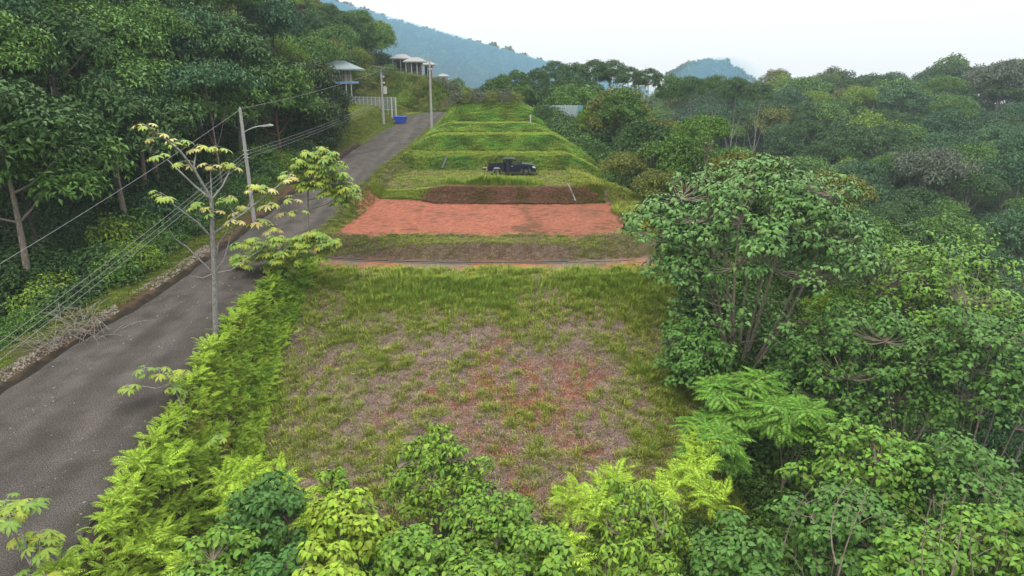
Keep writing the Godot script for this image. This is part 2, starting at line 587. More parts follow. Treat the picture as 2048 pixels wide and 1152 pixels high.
func crown_mesh(tips: Array, clusters: Array, smin := 0.8, smax := 1.2, tilt := 0.6) -> ArrayMesh:
	var a := Acc.new()
	for p in tips:
		a.put(clusters[rng.randi() % clusters.size()], tip_at(p, smin, smax, tilt))
	return a.mesh()

func tip_at(p, smin: float, smax: float, tilt: float) -> Transform3D:
	var up: Vector3 = Vector3.UP.lerp(p[1], tilt).normalized()
	var b := Basis(Quaternion(Vector3.UP, up) if up.y > -0.999 else Quaternion.IDENTITY) * Basis(Vector3.UP, rng.randf() * TAU) * Basis.from_scale(Vector3.ONE * rng.randf_range(smin, smax))
	return Transform3D(b, p[0])

func forest_wood(h: float, r: float, crown: float, limbs := 5, lean := 0.6) -> ArrayMesh:
	var a := Acc.new()
	var top := Vector3(rng.randf_range(-lean, lean), h * 0.86, rng.randf_range(-lean, lean))
	var pts := bend(Vector3(0, -0.8, 0), top, Vector3(rng.randf_range(-0.35, 0.35), 0, rng.randf_range(-0.35, 0.35)), 6)
	tube(a, pts, taper(r, r * 0.4, 6), 7)
	for k in limbs:
		var s: Vector3 = pts[3 + k % 3]
		var az := TAU * k / limbs + rng.randf_range(-0.4, 0.4)
		var e := s + Vector3(cos(az) * crown * 0.75, h * rng.randf_range(0.18, 0.34), sin(az) * crown * 0.75)
		tube(a, bend(s, e, Vector3(0, -0.3, 0), 3), taper(r * 0.42, r * 0.1, 3), 5)
	return a.mesh()

# a near tree: limbs that can be told apart, up to `singles` leaves as parts, the rest of the foliage joined
func near_tree(called: String, label: String, base: Vector3, centre: Vector3, r: Vector3, o: Dictionary) -> Node3D:
	var t := thing(called, label, o.get("category", "tree"), base, o.get("group", ""))
	var per: int = o.get("per", 15)
	var tips := []
	for l in dome_tips(maxi(4, int(o.tips / per)), r * 0.82, o.get("low", -0.3), o.get("inner", 0.5), o.get("bumps", 0.5)):
		var lr: float = minf(r.x, r.y) * rng.randf_range(0.2, 0.4) * o.get("clump", 1.0)
		for i in per:
			var dir := Vector3(rng.randfn(), absf(rng.randfn()) * 0.9 - 0.35, rng.randfn()).normalized()
			tips.append([l[0] + Vector3(dir.x, dir.y * 0.7, dir.z) * lr * rng.randf_range(0.6, 1.1), (dir + l[1] * 0.6 + Vector3(0, 0.4, 0)).normalized()])
	for x in o.get("extra", []):
		for p in dome_tips(x[2], x[1], -0.5, 0.5, 0.5):
			tips.append([p[0] + x[0], p[1]])
	var c := centre - base
	var nl: int = o.get("limbs", 5)
	var r0: float = o.get("girth", 0.12)
	var fork: Vector3 = c * float(o.get("fork", 0.25))
	if o.get("fork", 0.25) > 0.03:
		part("trunk", wood(bend(Vector3(0, -0.5, 0), fork, Vector3(rng.randf_range(-0.1, 0.1), 0, rng.randf_range(-0.1, 0.1)), 4), taper(r0 * 1.3, r0, 4), 8), M[o.get("bark", "bark")], t)
	var limbs := []
	for k in nl:
		var az := TAU * k / nl + rng.randf_range(-0.35, 0.35)
		var reach := rng.randf_range(0.4, 0.75)
		var e := c + Vector3(cos(az) * r.x * reach, r.y * rng.randf_range(-0.1, 0.5), sin(az) * r.z * reach)
		var pts := bend(fork if o.get("fork", 0.25) > 0.03 else Vector3(cos(az) * r0 * 1.2, -0.3, sin(az) * r0 * 1.2), e, Vector3(cos(az), -0.5, sin(az)) * rng.randf_range(-0.05, 0.16) * r.x, 5)
		var a := Acc.new()
		tube(a, pts, taper(r0 * 0.75, r0 * 0.28, 5), 6)
		limbs.append([a, pts])
	for p in tips:
		if rng.randf() > o.get("twigs", 0.5): continue
		var q: Vector3 = p[0] + c
		var best := 0
		var near := 1e9
		var from := Vector3.ZERO
		for k in limbs.size():
			for j in range(2, 6):
				var w: Vector3 = limbs[k][1][j]
				var dd := w.distance_to(q) + (0.0 if w.y < q.y else 1.5)
				if dd < near:
					near = dd
					best = k
					from = w
		tube(limbs[best][0], bend(from, q, Vector3(rng.randf_range(-0.12, 0.12), -0.08, rng.randf_range(-0.12, 0.12)) * near, 3), taper(r0 * 0.22, maxf(0.008, r0 * 0.06), 3), 4, false)
	for l in limbs:
		part("limb", l[0].mesh(), M[o.get("bark", "bark")], t)
	var clusters: Array = o.clusters
	var singles: int = o.get("singles", 0)
	var rest := Acc.new()
	var all := []
	for p in tips:
		var k: Dictionary = clusters[rng.randi() % clusters.size()]
		var x := tip_at([p[0] + c, p[1]], o.get("smin", 0.8), o.get("smax", 1.2), o.get("tilt", 0.5))
		if singles > 0:
			for lf in k.leaves:
				var lt: Transform3D = x * lf[0]
				all.append([(base + lt.origin).distance_to(Vector3(0, EYE, 0)) + rng.randf() * r.x * 0.5, lt, lf[1]])
		else:
			rest.put(k, x)
	if singles > 0:
		all.sort_custom(func(p, q): return p[0] < q[0])
		for i in all.size():
			if i < singles:
				part("leaf", o.leaf_meshes[all[i][2]], M[o.get("leaf", "leaf")], t, all[i][1])
			else:
				rest.tint(o.blade, all[i][1], store(o.cols[all[i][2]]))
	if rest.v.size():
		tag(part("foliage", rest.mesh(), M[o.get("leaf", "leaf")], t), "", "", "", "stuff")
	return t

func leaf_kit(blade: PackedVector3Array, base: Color, n: int, stalk: float, lift: float, lift_var: float, kinds := 5, spread := 0.3, odd = null) -> Dictionary:
	var cols := shades(base, 6, spread)
	if odd != null: cols.append(odd)
	var out := {"blade": blade, "cols": cols, "clusters": [], "leaf_meshes": []}
	for k in kinds:
		out.clusters.append(rosette(blade, cols, n, stalk, lift, lift_var))
	for c in cols:
		var a := Acc.new()
		a.tint(blade, Transform3D.IDENTITY, store(c))
		out.leaf_meshes.append(a.mesh())
	return out

func grass_tuft(blades: int, r: float, h: float, w: float, lean: float, cols: Array) -> ArrayMesh:
	var a := Acc.new()
	for k in blades:
		var az := rng.randf() * TAU
		var p := Vector3(cos(az), 0, sin(az)) * r * sqrt(rng.randf())
		var out := Vector3(cos(az + rng.randf_range(-1, 1)), 0, sin(az + rng.randf_range(-1, 1)))
		var hh := h * rng.randf_range(0.5, 1.1)
		var le := lean * rng.randf_range(0.3, 1.2) * hh
		var s := Vector3(-out.z, 0, out.x) * w * rng.randf_range(0.6, 1.2)
		var p1 := p + out * le * 0.3 + Vector3(0, hh * 0.6, 0)
		var p2 := p + out * le + Vector3(0, hh * (1.0 - 0.25 * lean), 0)
		a.tint(PackedVector3Array([p - s, p1 - s * 0.8, p + s, p + s, p1 - s * 0.8, p1 + s * 0.8, p1 - s * 0.8, p2, p1 + s * 0.8]), Transform3D.IDENTITY, store(cols[rng.randi() % cols.size()]))
	return a.mesh()

func scatter(called: String, label: String, category: String, mesh: Mesh, material: Material, places: Array) -> MultiMeshInstance3D:
	# places: [Transform3D, Color]
	var mm := MultiMesh.new()
	mm.transform_format = MultiMesh.TRANSFORM_3D
	mm.use_colors = true
	mm.mesh = mesh
	mm.instance_count = places.size()
	for i in places.size():
		mm.set_instance_transform(i, places[i][0])
		mm.set_instance_color(i, places[i][1])
	var o := MultiMeshInstance3D.new()
	o.multimesh = mm
	o.material_override = material
	o.name = numbered(called)
	add_child(o)
	tag(o, label, category, "", "stuff")
	return o

func stand(x: float, d: float, s: float, sy := 1.0, tilt := 0.0) -> Transform3D:
	var up := Vector3.UP
	if tilt > 0.0:
		var e := 0.3
		var n := Vector3(ground_y(x - e, d) - ground_y(x + e, d), 2 * e, -(ground_y(x, d - e) - ground_y(x, d + e))).normalized()
		up = Vector3.UP.lerp(n, tilt).normalized()
	var b := Basis(Quaternion(Vector3.UP, up)) * Basis(Vector3.UP, rng.randf() * TAU) * Basis.from_scale(Vector3(s, s * sy, s))
	return Transform3D(b, Vector3(x, ground_y(x, d) - 0.02, -d))

func in_view(p: Vector3, margin := 60.0) -> bool:
	var q := p - Vector3(0, EYE, 0)
	var c := cos(deg_to_rad(PITCH))
	var s := sin(deg_to_rad(PITCH))
	var depth := -q.z * c - q.y * s
	if depth < 2.0: return false
	var u := 1024.0 + q.x / depth * F
	var v := 576.0 - (q.y * c - q.z * s) / depth * F
	return u > -margin and u < 2048.0 + margin and v > -margin and v < 1152.0 + margin

# ---------------------------------------------------------------- build
func _ready():
	rng.seed = 20240611
	nz.seed = 5
	nz.frequency = 0.11
	nz.fractal_octaves = 3
	nfine.seed = 11
	nfine.frequency = 0.35
	nfine.fractal_octaves = 3
	make_tables()
	light_and_camera()
	materials()
	land()
	mountains()
	grasses()
	left_forest()
	right_forest()
	lot_plants()
	built_things()
	small_things()

func light_and_camera():
	var cam := Camera3D.new()
	cam.name = "camera"
	add_child(cam)
	cam.position = Vector3(0, EYE, 0)
	cam.rotation_degrees.x = -PITCH
	cam.fov = rad_to_deg(2.0 * atan(576.0 / F))
	cam.near = 0.3
	cam.far = 6000.0
	cam.current = true
	var e := Environment.new()
	e.background_mode = Environment.BG_SKY
	var sm := ProceduralSkyMaterial.new()
	sm.sky_top_color = lin(Color(0.97, 0.985, 1.0))
	sm.sky_horizon_color = lin(Color(0.25, 0.25, 0.248))
	sm.sky_curve = 0.62
	sm.sky_energy_multiplier = 1.32
	sm.ground_bottom_color = lin(Color(0.10, 0.11, 0.07))
	sm.ground_horizon_color = lin(Color(0.55, 0.58, 0.58))
	sm.sun_angle_max = 0.0
	var sky := Sky.new()
	sky.sky_material = sm
	e.sky = sky
	e.tonemap_mode = Environment.TONE_MAPPER_LINEAR
	e.tonemap_exposure = 2.0
	e.fog_enabled = true
	e.fog_density = 0.00030
	e.fog_light_color = lin(Color(0.72, 0.88, 1.0))
	e.volumetric_fog_enabled = true
	e.volumetric_fog_density = 0.0
	e.sdfgi_enabled = true
	e.ssao_enabled = true
	e.ssil_enabled = true
	var we := WorldEnvironment.new()
	we.name = "environment"
	we.environment = e
	add_child(we)
	var sun := DirectionalLight3D.new()
	sun.name = "sun"
	sun.light_energy = 0.5
	sun.light_color = Color(1.0, 0.96, 0.88)
	sun.light_angular_distance = 25.0
	sun.shadow_enabled = true
	add_child(sun)
	sun.rotation_degrees = Vector3(-58, -35, 0)

func materials():
	M.leaf = vmat(LEAF_SCALE, 0.45, 0.3)
	M.leaf.backlight = Color(0.35, 0.4, 0.2)
	M.far_leaf = vmat(LEAF_SCALE, 0.6, 0.2)
	M.grass = vmat(LEAF_SCALE, 0.7, 0.25)
	M.grass.backlight = Color(0.3, 0.3, 0.15)
	M.soil = vmat(SOIL_SCALE, 0.95, 0.15)
	M.soil.uv1_triplanar = true
	M.soil.uv1_world_triplanar = true
	M.soil.uv1_scale = Vector3.ONE * 0.9
	M.soil.albedo_texture = noise_tex(0.03, 512, 0.62, 1.0, 3)
	M.soil.normal_enabled = true
	M.soil.normal_texture = noise_tex(0.05, 512, 0, 1, 4, true, 9.0)
	M.soil.normal_scale = 1.0
	M.gravel = vmat(SOIL_SCALE, 0.92, 0.2)
	M.gravel.uv1_triplanar = true
	M.gravel.uv1_world_triplanar = true
	M.gravel.uv1_scale = Vector3.ONE * 0.45
	M.gravel.albedo_texture = noise_tex(0.035, 1024, 0.25, 1.0, 8)
	M.gravel.normal_enabled = true
	M.gravel.normal_texture = noise_tex(0.05, 1024, 0, 1, 9, true, 14.0)
	M.bark = mat(Color(0.34, 0.285, 0.23), 0.9, 0.0, 0.2)
	M.pale_bark = mat(Color(0.36, 0.35, 0.33), 0.85, 0.0, 0.2)
	M.dark_bark = mat(Color(0.10, 0.085, 0.07), 0.9, 0.0, 0.2)
	M.red_bark = mat(Color(0.20, 0.115, 0.08), 0.9, 0.0, 0.2)
	for k in ["bark", "pale_bark", "dark_bark", "red_bark"]:
		M[k].uv1_triplanar = true
		M[k].uv1_scale = Vector3(1.2, 0.35, 1.2)
		M[k].albedo_texture = noise_tex(0.04, 256, 0.5, 1.0, 21)
	M.concrete = mat(Color(0.36, 0.36, 0.35), 0.85)
	M.concrete.uv1_triplanar = true
	M.concrete.albedo_texture = noise_tex(0.02, 256, 0.75, 1.0, 31)
	M.wire = mat(Color(0.16, 0.16, 0.165), 0.6, 0.0)
	M.steel = mat(Color(0.5, 0.5, 0.51), 0.45, 0.7)
	M.alloy = mat(Color(0.10, 0.10, 0.105), 0.4, 0.6)
	M.white = mat(Color(0.33, 0.33, 0.325), 0.65)
	M.rubber = mat(Color(0.02, 0.02, 0.021), 0.85)
	M.pipe = mat(Color(0.045, 0.045, 0.047), 0.5)
	M.grey_pipe = mat(Color(0.13, 0.13, 0.13), 0.6)

func land():
	var xs := axis([[-900, -420, 100, 80], [-420, -90, 60, 8], [-90, -27, 6, 1.0], [-27, 14, 0.25], [14, 40, 0.5, 3], [40, 220, 5, 12], [220, 900, 20, 120]])
	var ds := axis([[-200, 0, 100, 20], [0, 24, 3, 0.8], [24, 100, 0.25], [100, 130, 0.7], [130, 330, 3, 8], [330, 1350, 30, 120]])
	var far := func(x, d):
		if d > 330.0 or x < -420.0 or x > 260.0 or d < 0.0:
			var y := ground_y(clampf(x, -420.0, 260.0), clampf(d, 0.0, 330.0))
			return lerpf(y, -50.0, clampf(maxf(maxf(d - 330.0, x - 260.0), maxf(-420.0 - x, -d)) / 150.0, 0.0, 1.0))
		return ground_y(x, d)
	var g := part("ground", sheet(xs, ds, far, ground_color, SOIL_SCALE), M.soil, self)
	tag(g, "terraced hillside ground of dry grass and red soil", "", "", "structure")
	# the road, edges wandering a little
	var us := axis([[0, 1, 0.035]])
	var dd := axis([[2, 118.5, 0.3]])
	var place := func(u, d):
		var l := lut(RL, d) + 0.25 * nfine.get_noise_1d(d * 0.7)
		var r := lut(RR, d) + 0.45 * nfine.get_noise_1d(d * 0.6 + 50.0)
		return lerpf(l, r, u)
	var rh := func(u, d):
		var x: float = place.call(u, d)
		return lut(RY, d) + 0.02 + 0.10 * (1.0 - pow(2.0 * u - 1.0, 2.0)) + 0.05 * nfine.get_noise_2d(x * 1.5, d * 1.5) - 0.05 * (exp(-pow((u - 0.32) / 0.07, 2.0)) + exp(-pow((u - 0.68) / 0.07, 2.0)))
	var rc := func(u, d):
		var x: float = place.call(u, d)
		var c := Color(0.16, 0.143, 0.128)
		var n := nz.get_noise_2d(x * 6.0, d * 0.35) * 0.8 + nfine.get_noise_2d(x * 2.0, d * 2.0) * 0.6
		c = c.lerp(Color(0.25, 0.226, 0.205), clampf(0.25 + n + 0.35 * (exp(-pow((u - 0.32) / 0.09, 2.0)) + exp(-pow((u - 0.68) / 0.09, 2.0))), 0.0, 1.0))
		c = c.lerp(Color(0.06, 0.055, 0.045), clampf(nfine.get_noise_2d(x * 1.2 + 30.0, d * 1.2) * 1.3 - 0.1, 0.0, 0.32))
		c = c.lerp(Color(0.07, 0.075, 0.03), 0.5 * smoothstep(0.9, 1.0, u + 0.06 * nfine.get_noise_2d(x, d * 3.0)))
		return c
	var m := sheet(us, dd, rh, rc, SOIL_SCALE)
	var arr := m.surface_get_arrays(0)
	var vv: PackedVector3Array = arr[Mesh.ARRAY_VERTEX]
	for i in vv.size():
		vv[i].x = place.call(vv[i].x, -vv[i].z)
	arr[Mesh.ARRAY_VERTEX] = vv
	var m2 := ArrayMesh.new()
	m2.add_surface_from_arrays(Mesh.PRIMITIVE_TRIANGLES, arr)
	var st := SurfaceTool.new()
	st.create_from(m2, 0)
	st.generate_normals()
	tag(part("road", st.commit(), M.gravel, self), "grey gravel road climbing past the red pad", "", "", "structure")
	# the red pad
	var ph := func(x, d): return ground_y(x, d) + 0.012
	var pm := sheet(axis([[-15, 10, 0.2]]), axis([[52, 66.6, 0.2]]), ph, ground_color, SOIL_SCALE, func(x, d): return pad_mask(x, d) > 0.5)
	tag(part("soil_pad", pm, M.soil, self), "levelled pad of bare red soil", "", "", "structure")
	var lm := sheet(axis([[-15.5, 9.6, 0.2]]), axis([[45.5, 51, 0.15]]), ph, ground_color, SOIL_SCALE, func(x, d): return d > 47.6 - shift(x, d) + 0.4 * nz.get_noise_2d(x * 2, d * 2) and d < 50.5 - shift(x, d))
	tag(part("footpath", lm, M.soil, self), "narrow orange soil ledge below the red pad", "", "", "structure")

func haze_bank(called: String, t: Transform3D, size: Vector3, density: float, shape: int):
	var f := FogVolume.new()
	f.name = called
	f.shape = shape
	f.size = size
	var m := FogMaterial.new()
	m.albedo = lin(Color(0.14, 0.46, 0.70))
	m.density = density
	f.material = m
	add_child(f)
	f.transform = t
	tag(f, "blue haze hanging before the far " + ("ridge" if called == "ridge_haze" else "hill"), "haze", "", "stuff")

func mountains():
	var cols := shades(Color(0.07, 0.12, 0.04), 5, 0.5)
	var clump := Acc.new()
	var big := leaf_flat(3.0, 2.4, 0.2, 0.3)
	for p in lobe_tips(7, 14, Vector3(4.2, 2.6, 4.2), 2.6, 0.7):
		clump.put(puff(big, cols, 3, 1.4), Transform3D(Basis(), p[0] + Vector3(0, 3.0, 0)))
	var mesh := clump.mesh()
	var specs := [
		["mountain", "long hazy blue forested ridge behind the houses", [[560, -30], [700, 12], [790, 41], [870, 64], [960, 86], [1060, 113], [1110, 128], [1160, 142], [1230, 163]], 950.0, 7.0],
		["hill", "small hazy blue rounded hill beyond the treetops", [[1300, 215], [1318, 190], [1335, 160], [1352, 140], [1375, 128], [1400, 122], [1425, 121], [1450, 126], [1475, 140], [1500, 160], [1520, 185], [1540, 215]], 760.0, 6.0],
	]
	for s in specs:
		var ridge: Array = s[2]
		var d0: float = s[3]
		var xs := []
		var ys := []
		for k in ridge:
			var q := at(k[0], k[1], d0)
			xs.append(q.x)
			ys.append(q.y)
		var crest := func(x):
			for k in range(1, xs.size()):
				if x <= xs[k] or k == xs.size() - 1:
					return lerpf(ys[k - 1], ys[k], clampf((x - xs[k - 1]) / (xs[k] - xs[k - 1]), 0.0, 1.0))
			return ys[-1]
		var hh := func(x, d):
			var back: float = maxf(0.0, absf(d - d0) - 8.0)
			return maxf(crest.call(x) - 6.0 - back * 1.05 + 4.0 * nz.get_noise_2d(x * 0.15, d * 0.15) * clampf(back / 20.0, 0.0, 1.0), -60.0)
		var cc := func(_x, _d): return Color(0.03, 0.055, 0.022)
		var o := part(s[0], sheet(axis([[xs[0] - 40, xs[-1] + 40, 8]]), axis([[d0 - 160.0, d0 + 160.0, 8]]), hh, cc, SOIL_SCALE), M.soil, self)
		tag(o, s[1], "", "", "structure")
		var places := []
		var x: float = xs[0] - 10.0
		while x < xs[-1] + 10.0:
			var d := d0 - 110.0
			while d < d0 + 12.0:
				var px: float = x + rng.randf_range(-3.5, 3.5)
				var pd: float = d + rng.randf_range(-3.5, 3.5)
				var sc := rng.randf_range(0.55, 1.15)
				places.append([Transform3D(Basis(Vector3.UP, rng.randf() * TAU) * Basis.from_scale(Vector3(sc, sc * rng.randf_range(0.8, 1.5), sc)), Vector3(px, hh.call(px, pd) - 1.5, -pd)), Color.WHITE * rng.randf_range(0.35, 1.5)])
				d += s[4]
			x += s[4]
		scatter("forest", "far forest canopy covering the " + ("long blue ridge" if s[0] == "mountain" else "small blue hill"), "forest", mesh, M.far_leaf, places)
	# haze that hangs between the valley and the far slopes
	var p0 := at(700, 10, 850.0)
	var p1 := at(1230, 161, 850.0)
	var ex := (p1 - p0).normalized()
	var up := (p1 - Vector3(0, EYE, 0)).cross(p0 - Vector3(0, EYE, 0)).normalized()
	if up.y < 0: up = -up
	var ez := ex.cross(up).normalized()
	haze_bank("ridge_haze", Transform3D(Basis(ex, up, ez), (p0 + p1) / 2.0 - up * 80.0), Vector3(420, 160, 170), 0.0042, RenderingServer.FOG_VOLUME_SHAPE_BOX)
	var hc := at(1422, 205, 690.0)
	haze_bank("hill_haze", Transform3D(Basis(Vector3.RIGHT, PI / 2), hc), Vector3(92, 100, 83), 0.0058, RenderingServer.FOG_VOLUME_SHAPE_CYLINDER)

# ---------------------------------------------------------------- grass
func grasses():
	var gcols := shades(Color(0.18, 0.235, 0.04), 6, 0.45, 0.2)
	var tuft_a := grass_tuft(18, 0.13, 0.22, 0.010, 0.8, gcols)
	var tuft_b := grass_tuft(16, 0.1, 0.36, 0.011, 0.6, gcols)
	var tall := grass_tuft(22, 0.15, 0.75, 0.012, 0.5, shades(Color(0.15, 0.225, 0.03), 6, 0.35, 0.2))
	var dry := grass_tuft(16, 0.24, 0.15, 0.010, 1.6, shades(Color(0.25, 0.195, 0.165), 6, 0.5, 0.12))
	var brown := grass_tuft(16, 0.2, 0.22, 0.012, 1.3, shades(Color(0.17, 0.095, 0.06), 6, 0.45, 0.15))
	var P := {"a": [], "b": [], "tall": [], "dry": [], "brown": [], "mound": [], "verge": [], "side": []}
	var tint := func(lo, hi): return Color.WHITE * rng.randf_range(lo, hi)
	for i in 88000:        # the long slope below the ledge
		var x := rng.randf_range(-17.5, 11.5)
		var d := rng.randf_range(27.5, 47.6)
		if x < lut(RR, d) + lut(WT, d) * 0.75: continue
		var g := lush(x, d)
		var q := rng.randf()
		if q < g * 0.5:
			P["b" if rng.randf() < 0.3 else "a"].append([stand(x, d, rng.randf_range(0.8, 1.7)), tint.call(0.8, 1.4)])
			if g > 0.85 and rng.randf() < 0.22: P.tall.append([stand(x, d, rng.randf_range(0.6, 1.1)), tint.call(0.8, 1.15)])
		elif q < 0.64:
			var rd := redness(x, d)
			if rng.randf() < rd * 0.75:
				if rng.randf() < 0.6: P.brown.append([stand(x, d, rng.randf_range(0.5, 0.9), 0.7, 0.8), Color(1.35, 0.95, 0.85) * rng.randf_range(0.7, 1.5)])
			else: P.dry.append([stand(x, d, rng.randf_range(0.7, 1.4), 1.0, 0.8), tint.call(0.6, 1.3)])
	for i in 9000:         # bank below the pad
		var x := rng.randf_range(-15.5, 9.8)
		var d := rng.randf_range(49.0, 53.4)
		if d < 50.7 - shift(x, d): continue
		if pad_mask(x, d) > 0.6 and rng.randf() > 0.12: continue
		if rng.randf() < lush(x, d) * 0.75: P.a.append([stand(x, d, rng.randf_range(0.6, 1.2)), tint.call(0.7, 1.15)])
		elif rng.randf() < 0.6: P.dry.append([stand(x, d, rng.randf_range(0.7, 1.3), 1.0, 0.8), Color(0.95, 0.92, 0.72) * rng.randf_range(0.4, 1.0)])
	for i in 2600:         # tufts on the ledge
		var x := rng.randf_range(-15.0, 9.6)
		var d := rng.randf_range(45.5, 50.4)
		if d < 47.0 - shift(x, d) or d > 50.3 - shift(x, d): continue
		var q := nz.get_noise_2d(x * 2.4, d * 2.0)
		if q > 0.02: P.a.append([stand(x, d, rng.randf_range(0.5, 1.0)), tint.call(0.75, 1.2)])
		elif q > -0.18: P.dry.append([stand(x, d, rng.randf_range(0.6, 1.1), 1.0, 0.8), tint.call(0.7, 1.1)])
	for i in 1500:         # weeds on the red pad
		var x := rng.randf_range(-14, 9)
		var d := rng.randf_range(53, 66)
		if rng.randf() < lush(x, d): P.a.append([stand(x, d, rng.randf_range(0.35, 0.7), 0.6), tint.call(0.45, 0.7)])
	for i in 9000:         # bank above the pad
		var x := rng.randf_range(-14.5, 9.0)
		var d := rng.randf_range(65.9, 67.9)
		if x < lut(RR, d) + 0.4: continue
		var ol := nz.get_noise_2d(x * 2.2 + 3.0, d * 1.5)
		if x > 8.0 + 1.5 * nz.get_noise_1d(d * 4.0): P.side.append([stand(x, d, rng.randf_range(0.8, 1.4)), tint.call(0.8, 1.2)])
		elif x < -8.5 + 2.0 * nz.get_noise_1d(d * 3.0) or rng.randf() < 0.3 + ol: P.a.append([stand(x, d, rng.randf_range(0.8, 1.4)), tint.call(0.9, 1.35) if x < -8.0 else Color(0.95, 0.8, 0.9) * rng.randf_range(0.5, 0.9)])
		else: P.brown.append([stand(x, d, rng.randf_range(0.8, 1.5), 1.0, 0.5), tint.call(0.5, 1.1)])
	for i in 13000:        # the truck's terrace and the right shoulder
		var x := rng.randf_range(-13.5, 16.0)
		var d := rng.randf_range(53.5, 77.0)
		if x < lut(RR, d) + 0.3: continue
		if d < 67.5 and x < 9.6 + 0.8 * nz.get_noise_1d(d * 2.0): continue
		if x > lut(XR, d) + 6.0: continue
		if x > -2.9 and x < 2.9 and d > 73.2 and d < 75.6: continue
		var band := d < 69.2 and x > -6.5 and x < 0.8
		if x > 6.2 or (d < 67.5):
			P.side.append([stand(x, d, rng.randf_range(1.0, 1.9)), tint.call(0.9, 1.3)])
		elif rng.randf() < 0.75: P.a.append([stand(x, d, rng.randf_range(0.9, 1.6)), tint.call(0.8, 1.2)])
		else: P.dry.append([stand(x, d, 1.3, 1.0, 0.8), tint.call(0.8, 1.2)])
	for i in 520:
		var x := clampf(rng.randfn(-2.4, 2.3), -8.0, 3.0)
		var d := 68.2 + absf(rng.randfn(0.0, 0.7)) + 0.4 * nz.get_noise_1d(x * 3.0)
		P.tall.append([stand(x, d, rng.randf_range(0.6, 1.3) * (1.1 + 0.9 * nz.get_noise_1d(x * 6.0))), tint.call(0.9, 1.3)])
	for i in 2600:         # rank grass along the ledge's outer edge
		var x := rng.randf_range(-11.0, 10.0)
		var d := 46.9 - shift(x, 46.0) - absf(rng.randfn(0.0, 1.4))
		var w := exp(-pow((x + 4.0) / 4.5, 2.0)) + exp(-pow((x - 7.0) / 2.5, 2.0))
		if rng.randf() < w: P.tall.append([stand(x, d, rng.randf_range(0.5, 1.15)), tint.call(0.8, 1.25)])
	for i in 34000:        # the terraced mound
		var x := rng.randf_range(-13.0, 10.0)
		var d := rng.randf_range(76.3, 104.0)
		if x < lut(RR, d) + 0.5 or x > lut(XR, d) + 5.0: continue
		var fl := (d > 78.4 and d < 80.2) or (d > 84.3 and d < 86.2) or (d > 89.9 and d < 91.7)
		if fl:
			if rng.randf() < 0.8: P.mound.append([stand(x, d, rng.randf_range(0.5, 1.1)), Color(1.1, 1.12, 1.0) * rng.randf_range(0.95, 1.45)])
		else: P.mound.append([stand(x, d, rng.randf_range(0.8, 1.7), 1.0, 0.3), Color(0.72 + 0.3 * nz.get_noise_2d(x * 2.0, d * 2.0), 0.96, 0.9) * clampf(0.95 + 0.7 * nz.get_noise_2d(x * 2.5 + 9.0, d * 2.5) + rng.randf_range(-0.2, 0.25), 0.5, 1.7)])
	for i in 9000:         # road verges
		var d := rng.randf_range(20.0, 112.0)
		var k := rng.randf()
		if rng.randf() < 0.5:
			var x := lut(RL, d) - 1.0 - k * 2.4
			if nz.get_noise_2d(x * 1.3, d * 1.3) < -0.05 - 0.5 * k and d < 80.0: continue
			P.verge.append([stand(x, d, rng.randf_range(0.5, 1.2)), tint.call(0.4, 0.85)])
		elif d > 52.0:
			var x := lut(RR, d) - 0.35 + k * 1.6
			P.verge.append([stand(x, d, rng.randf_range(0.7, 1.4)), tint.call(0.55, 0.95)])
	for i in 7000:         # lawn and bank by the fence
		var d := rng.randf_range(84.0, 119.0)
		var x := lut(RL, d) - 0.7 - rng.randf() * 9.0
		P.verge.append([stand(x, d, rng.randf_range(0.8, 1.3), 0.7), tint.call(0.75, 1.05)])
	var bank := []
	for i in 9000:         # rank growth on the bank behind the road
		var d := rng.randf_range(118.0, 150.0)
		var x := rng.randf_range(-32.0, 6.0)
		var y := ground_y(x, d)
		if x > -5.0 or (d > 141.0 and x < -12.0): continue
		bank.append([stand(x, d, rng.randf_range(0.8, 1.7), 0.75), Color(1.0, 0.82, 0.9).lerp(Color(0.75, 0.9, 0.9), clampf(0.5 + 1.5 * nz.get_noise_2d(x * 1.5, d), 0.0, 1.0)) * rng.randf_range(0.4, 1.0)])
	scatter("grass", "short green grass in patches on the long slope", "grass", tuft_a, M.grass, P.a)
	scatter("grass", "taller green grass among the short tufts of the slope", "grass", tuft_b, M.grass, P.b)
	scatter("tall_grass", "tall green grass below the ledge and before the truck", "grass", tall, M.grass, P.tall)
	scatter("dry_grass", "pale dead grass lying over the slope's red soil", "grass", dry, M.grass, P.dry)
	scatter("dry_grass", "brown dead grass on the bank behind the red pad", "grass", brown, M.grass, P.brown)
	scatter("grass", "dense green grass over the terraced mound", "grass", tuft_a, M.grass, P.mound)
	scatter("grass", "grass along the road verges and the fenced lawn", "grass", tuft_a, M.grass, P.verge)
	scatter("tall_grass", "bright tall grass on the shoulder right of the pad", "grass", tuft_b, M.grass, P.side)
	scatter("tall_grass", "rank olive growth on the bank behind the road", "grass", tall, M.grass, bank)

# ---------------------------------------------------------------- forests
var proto := {}

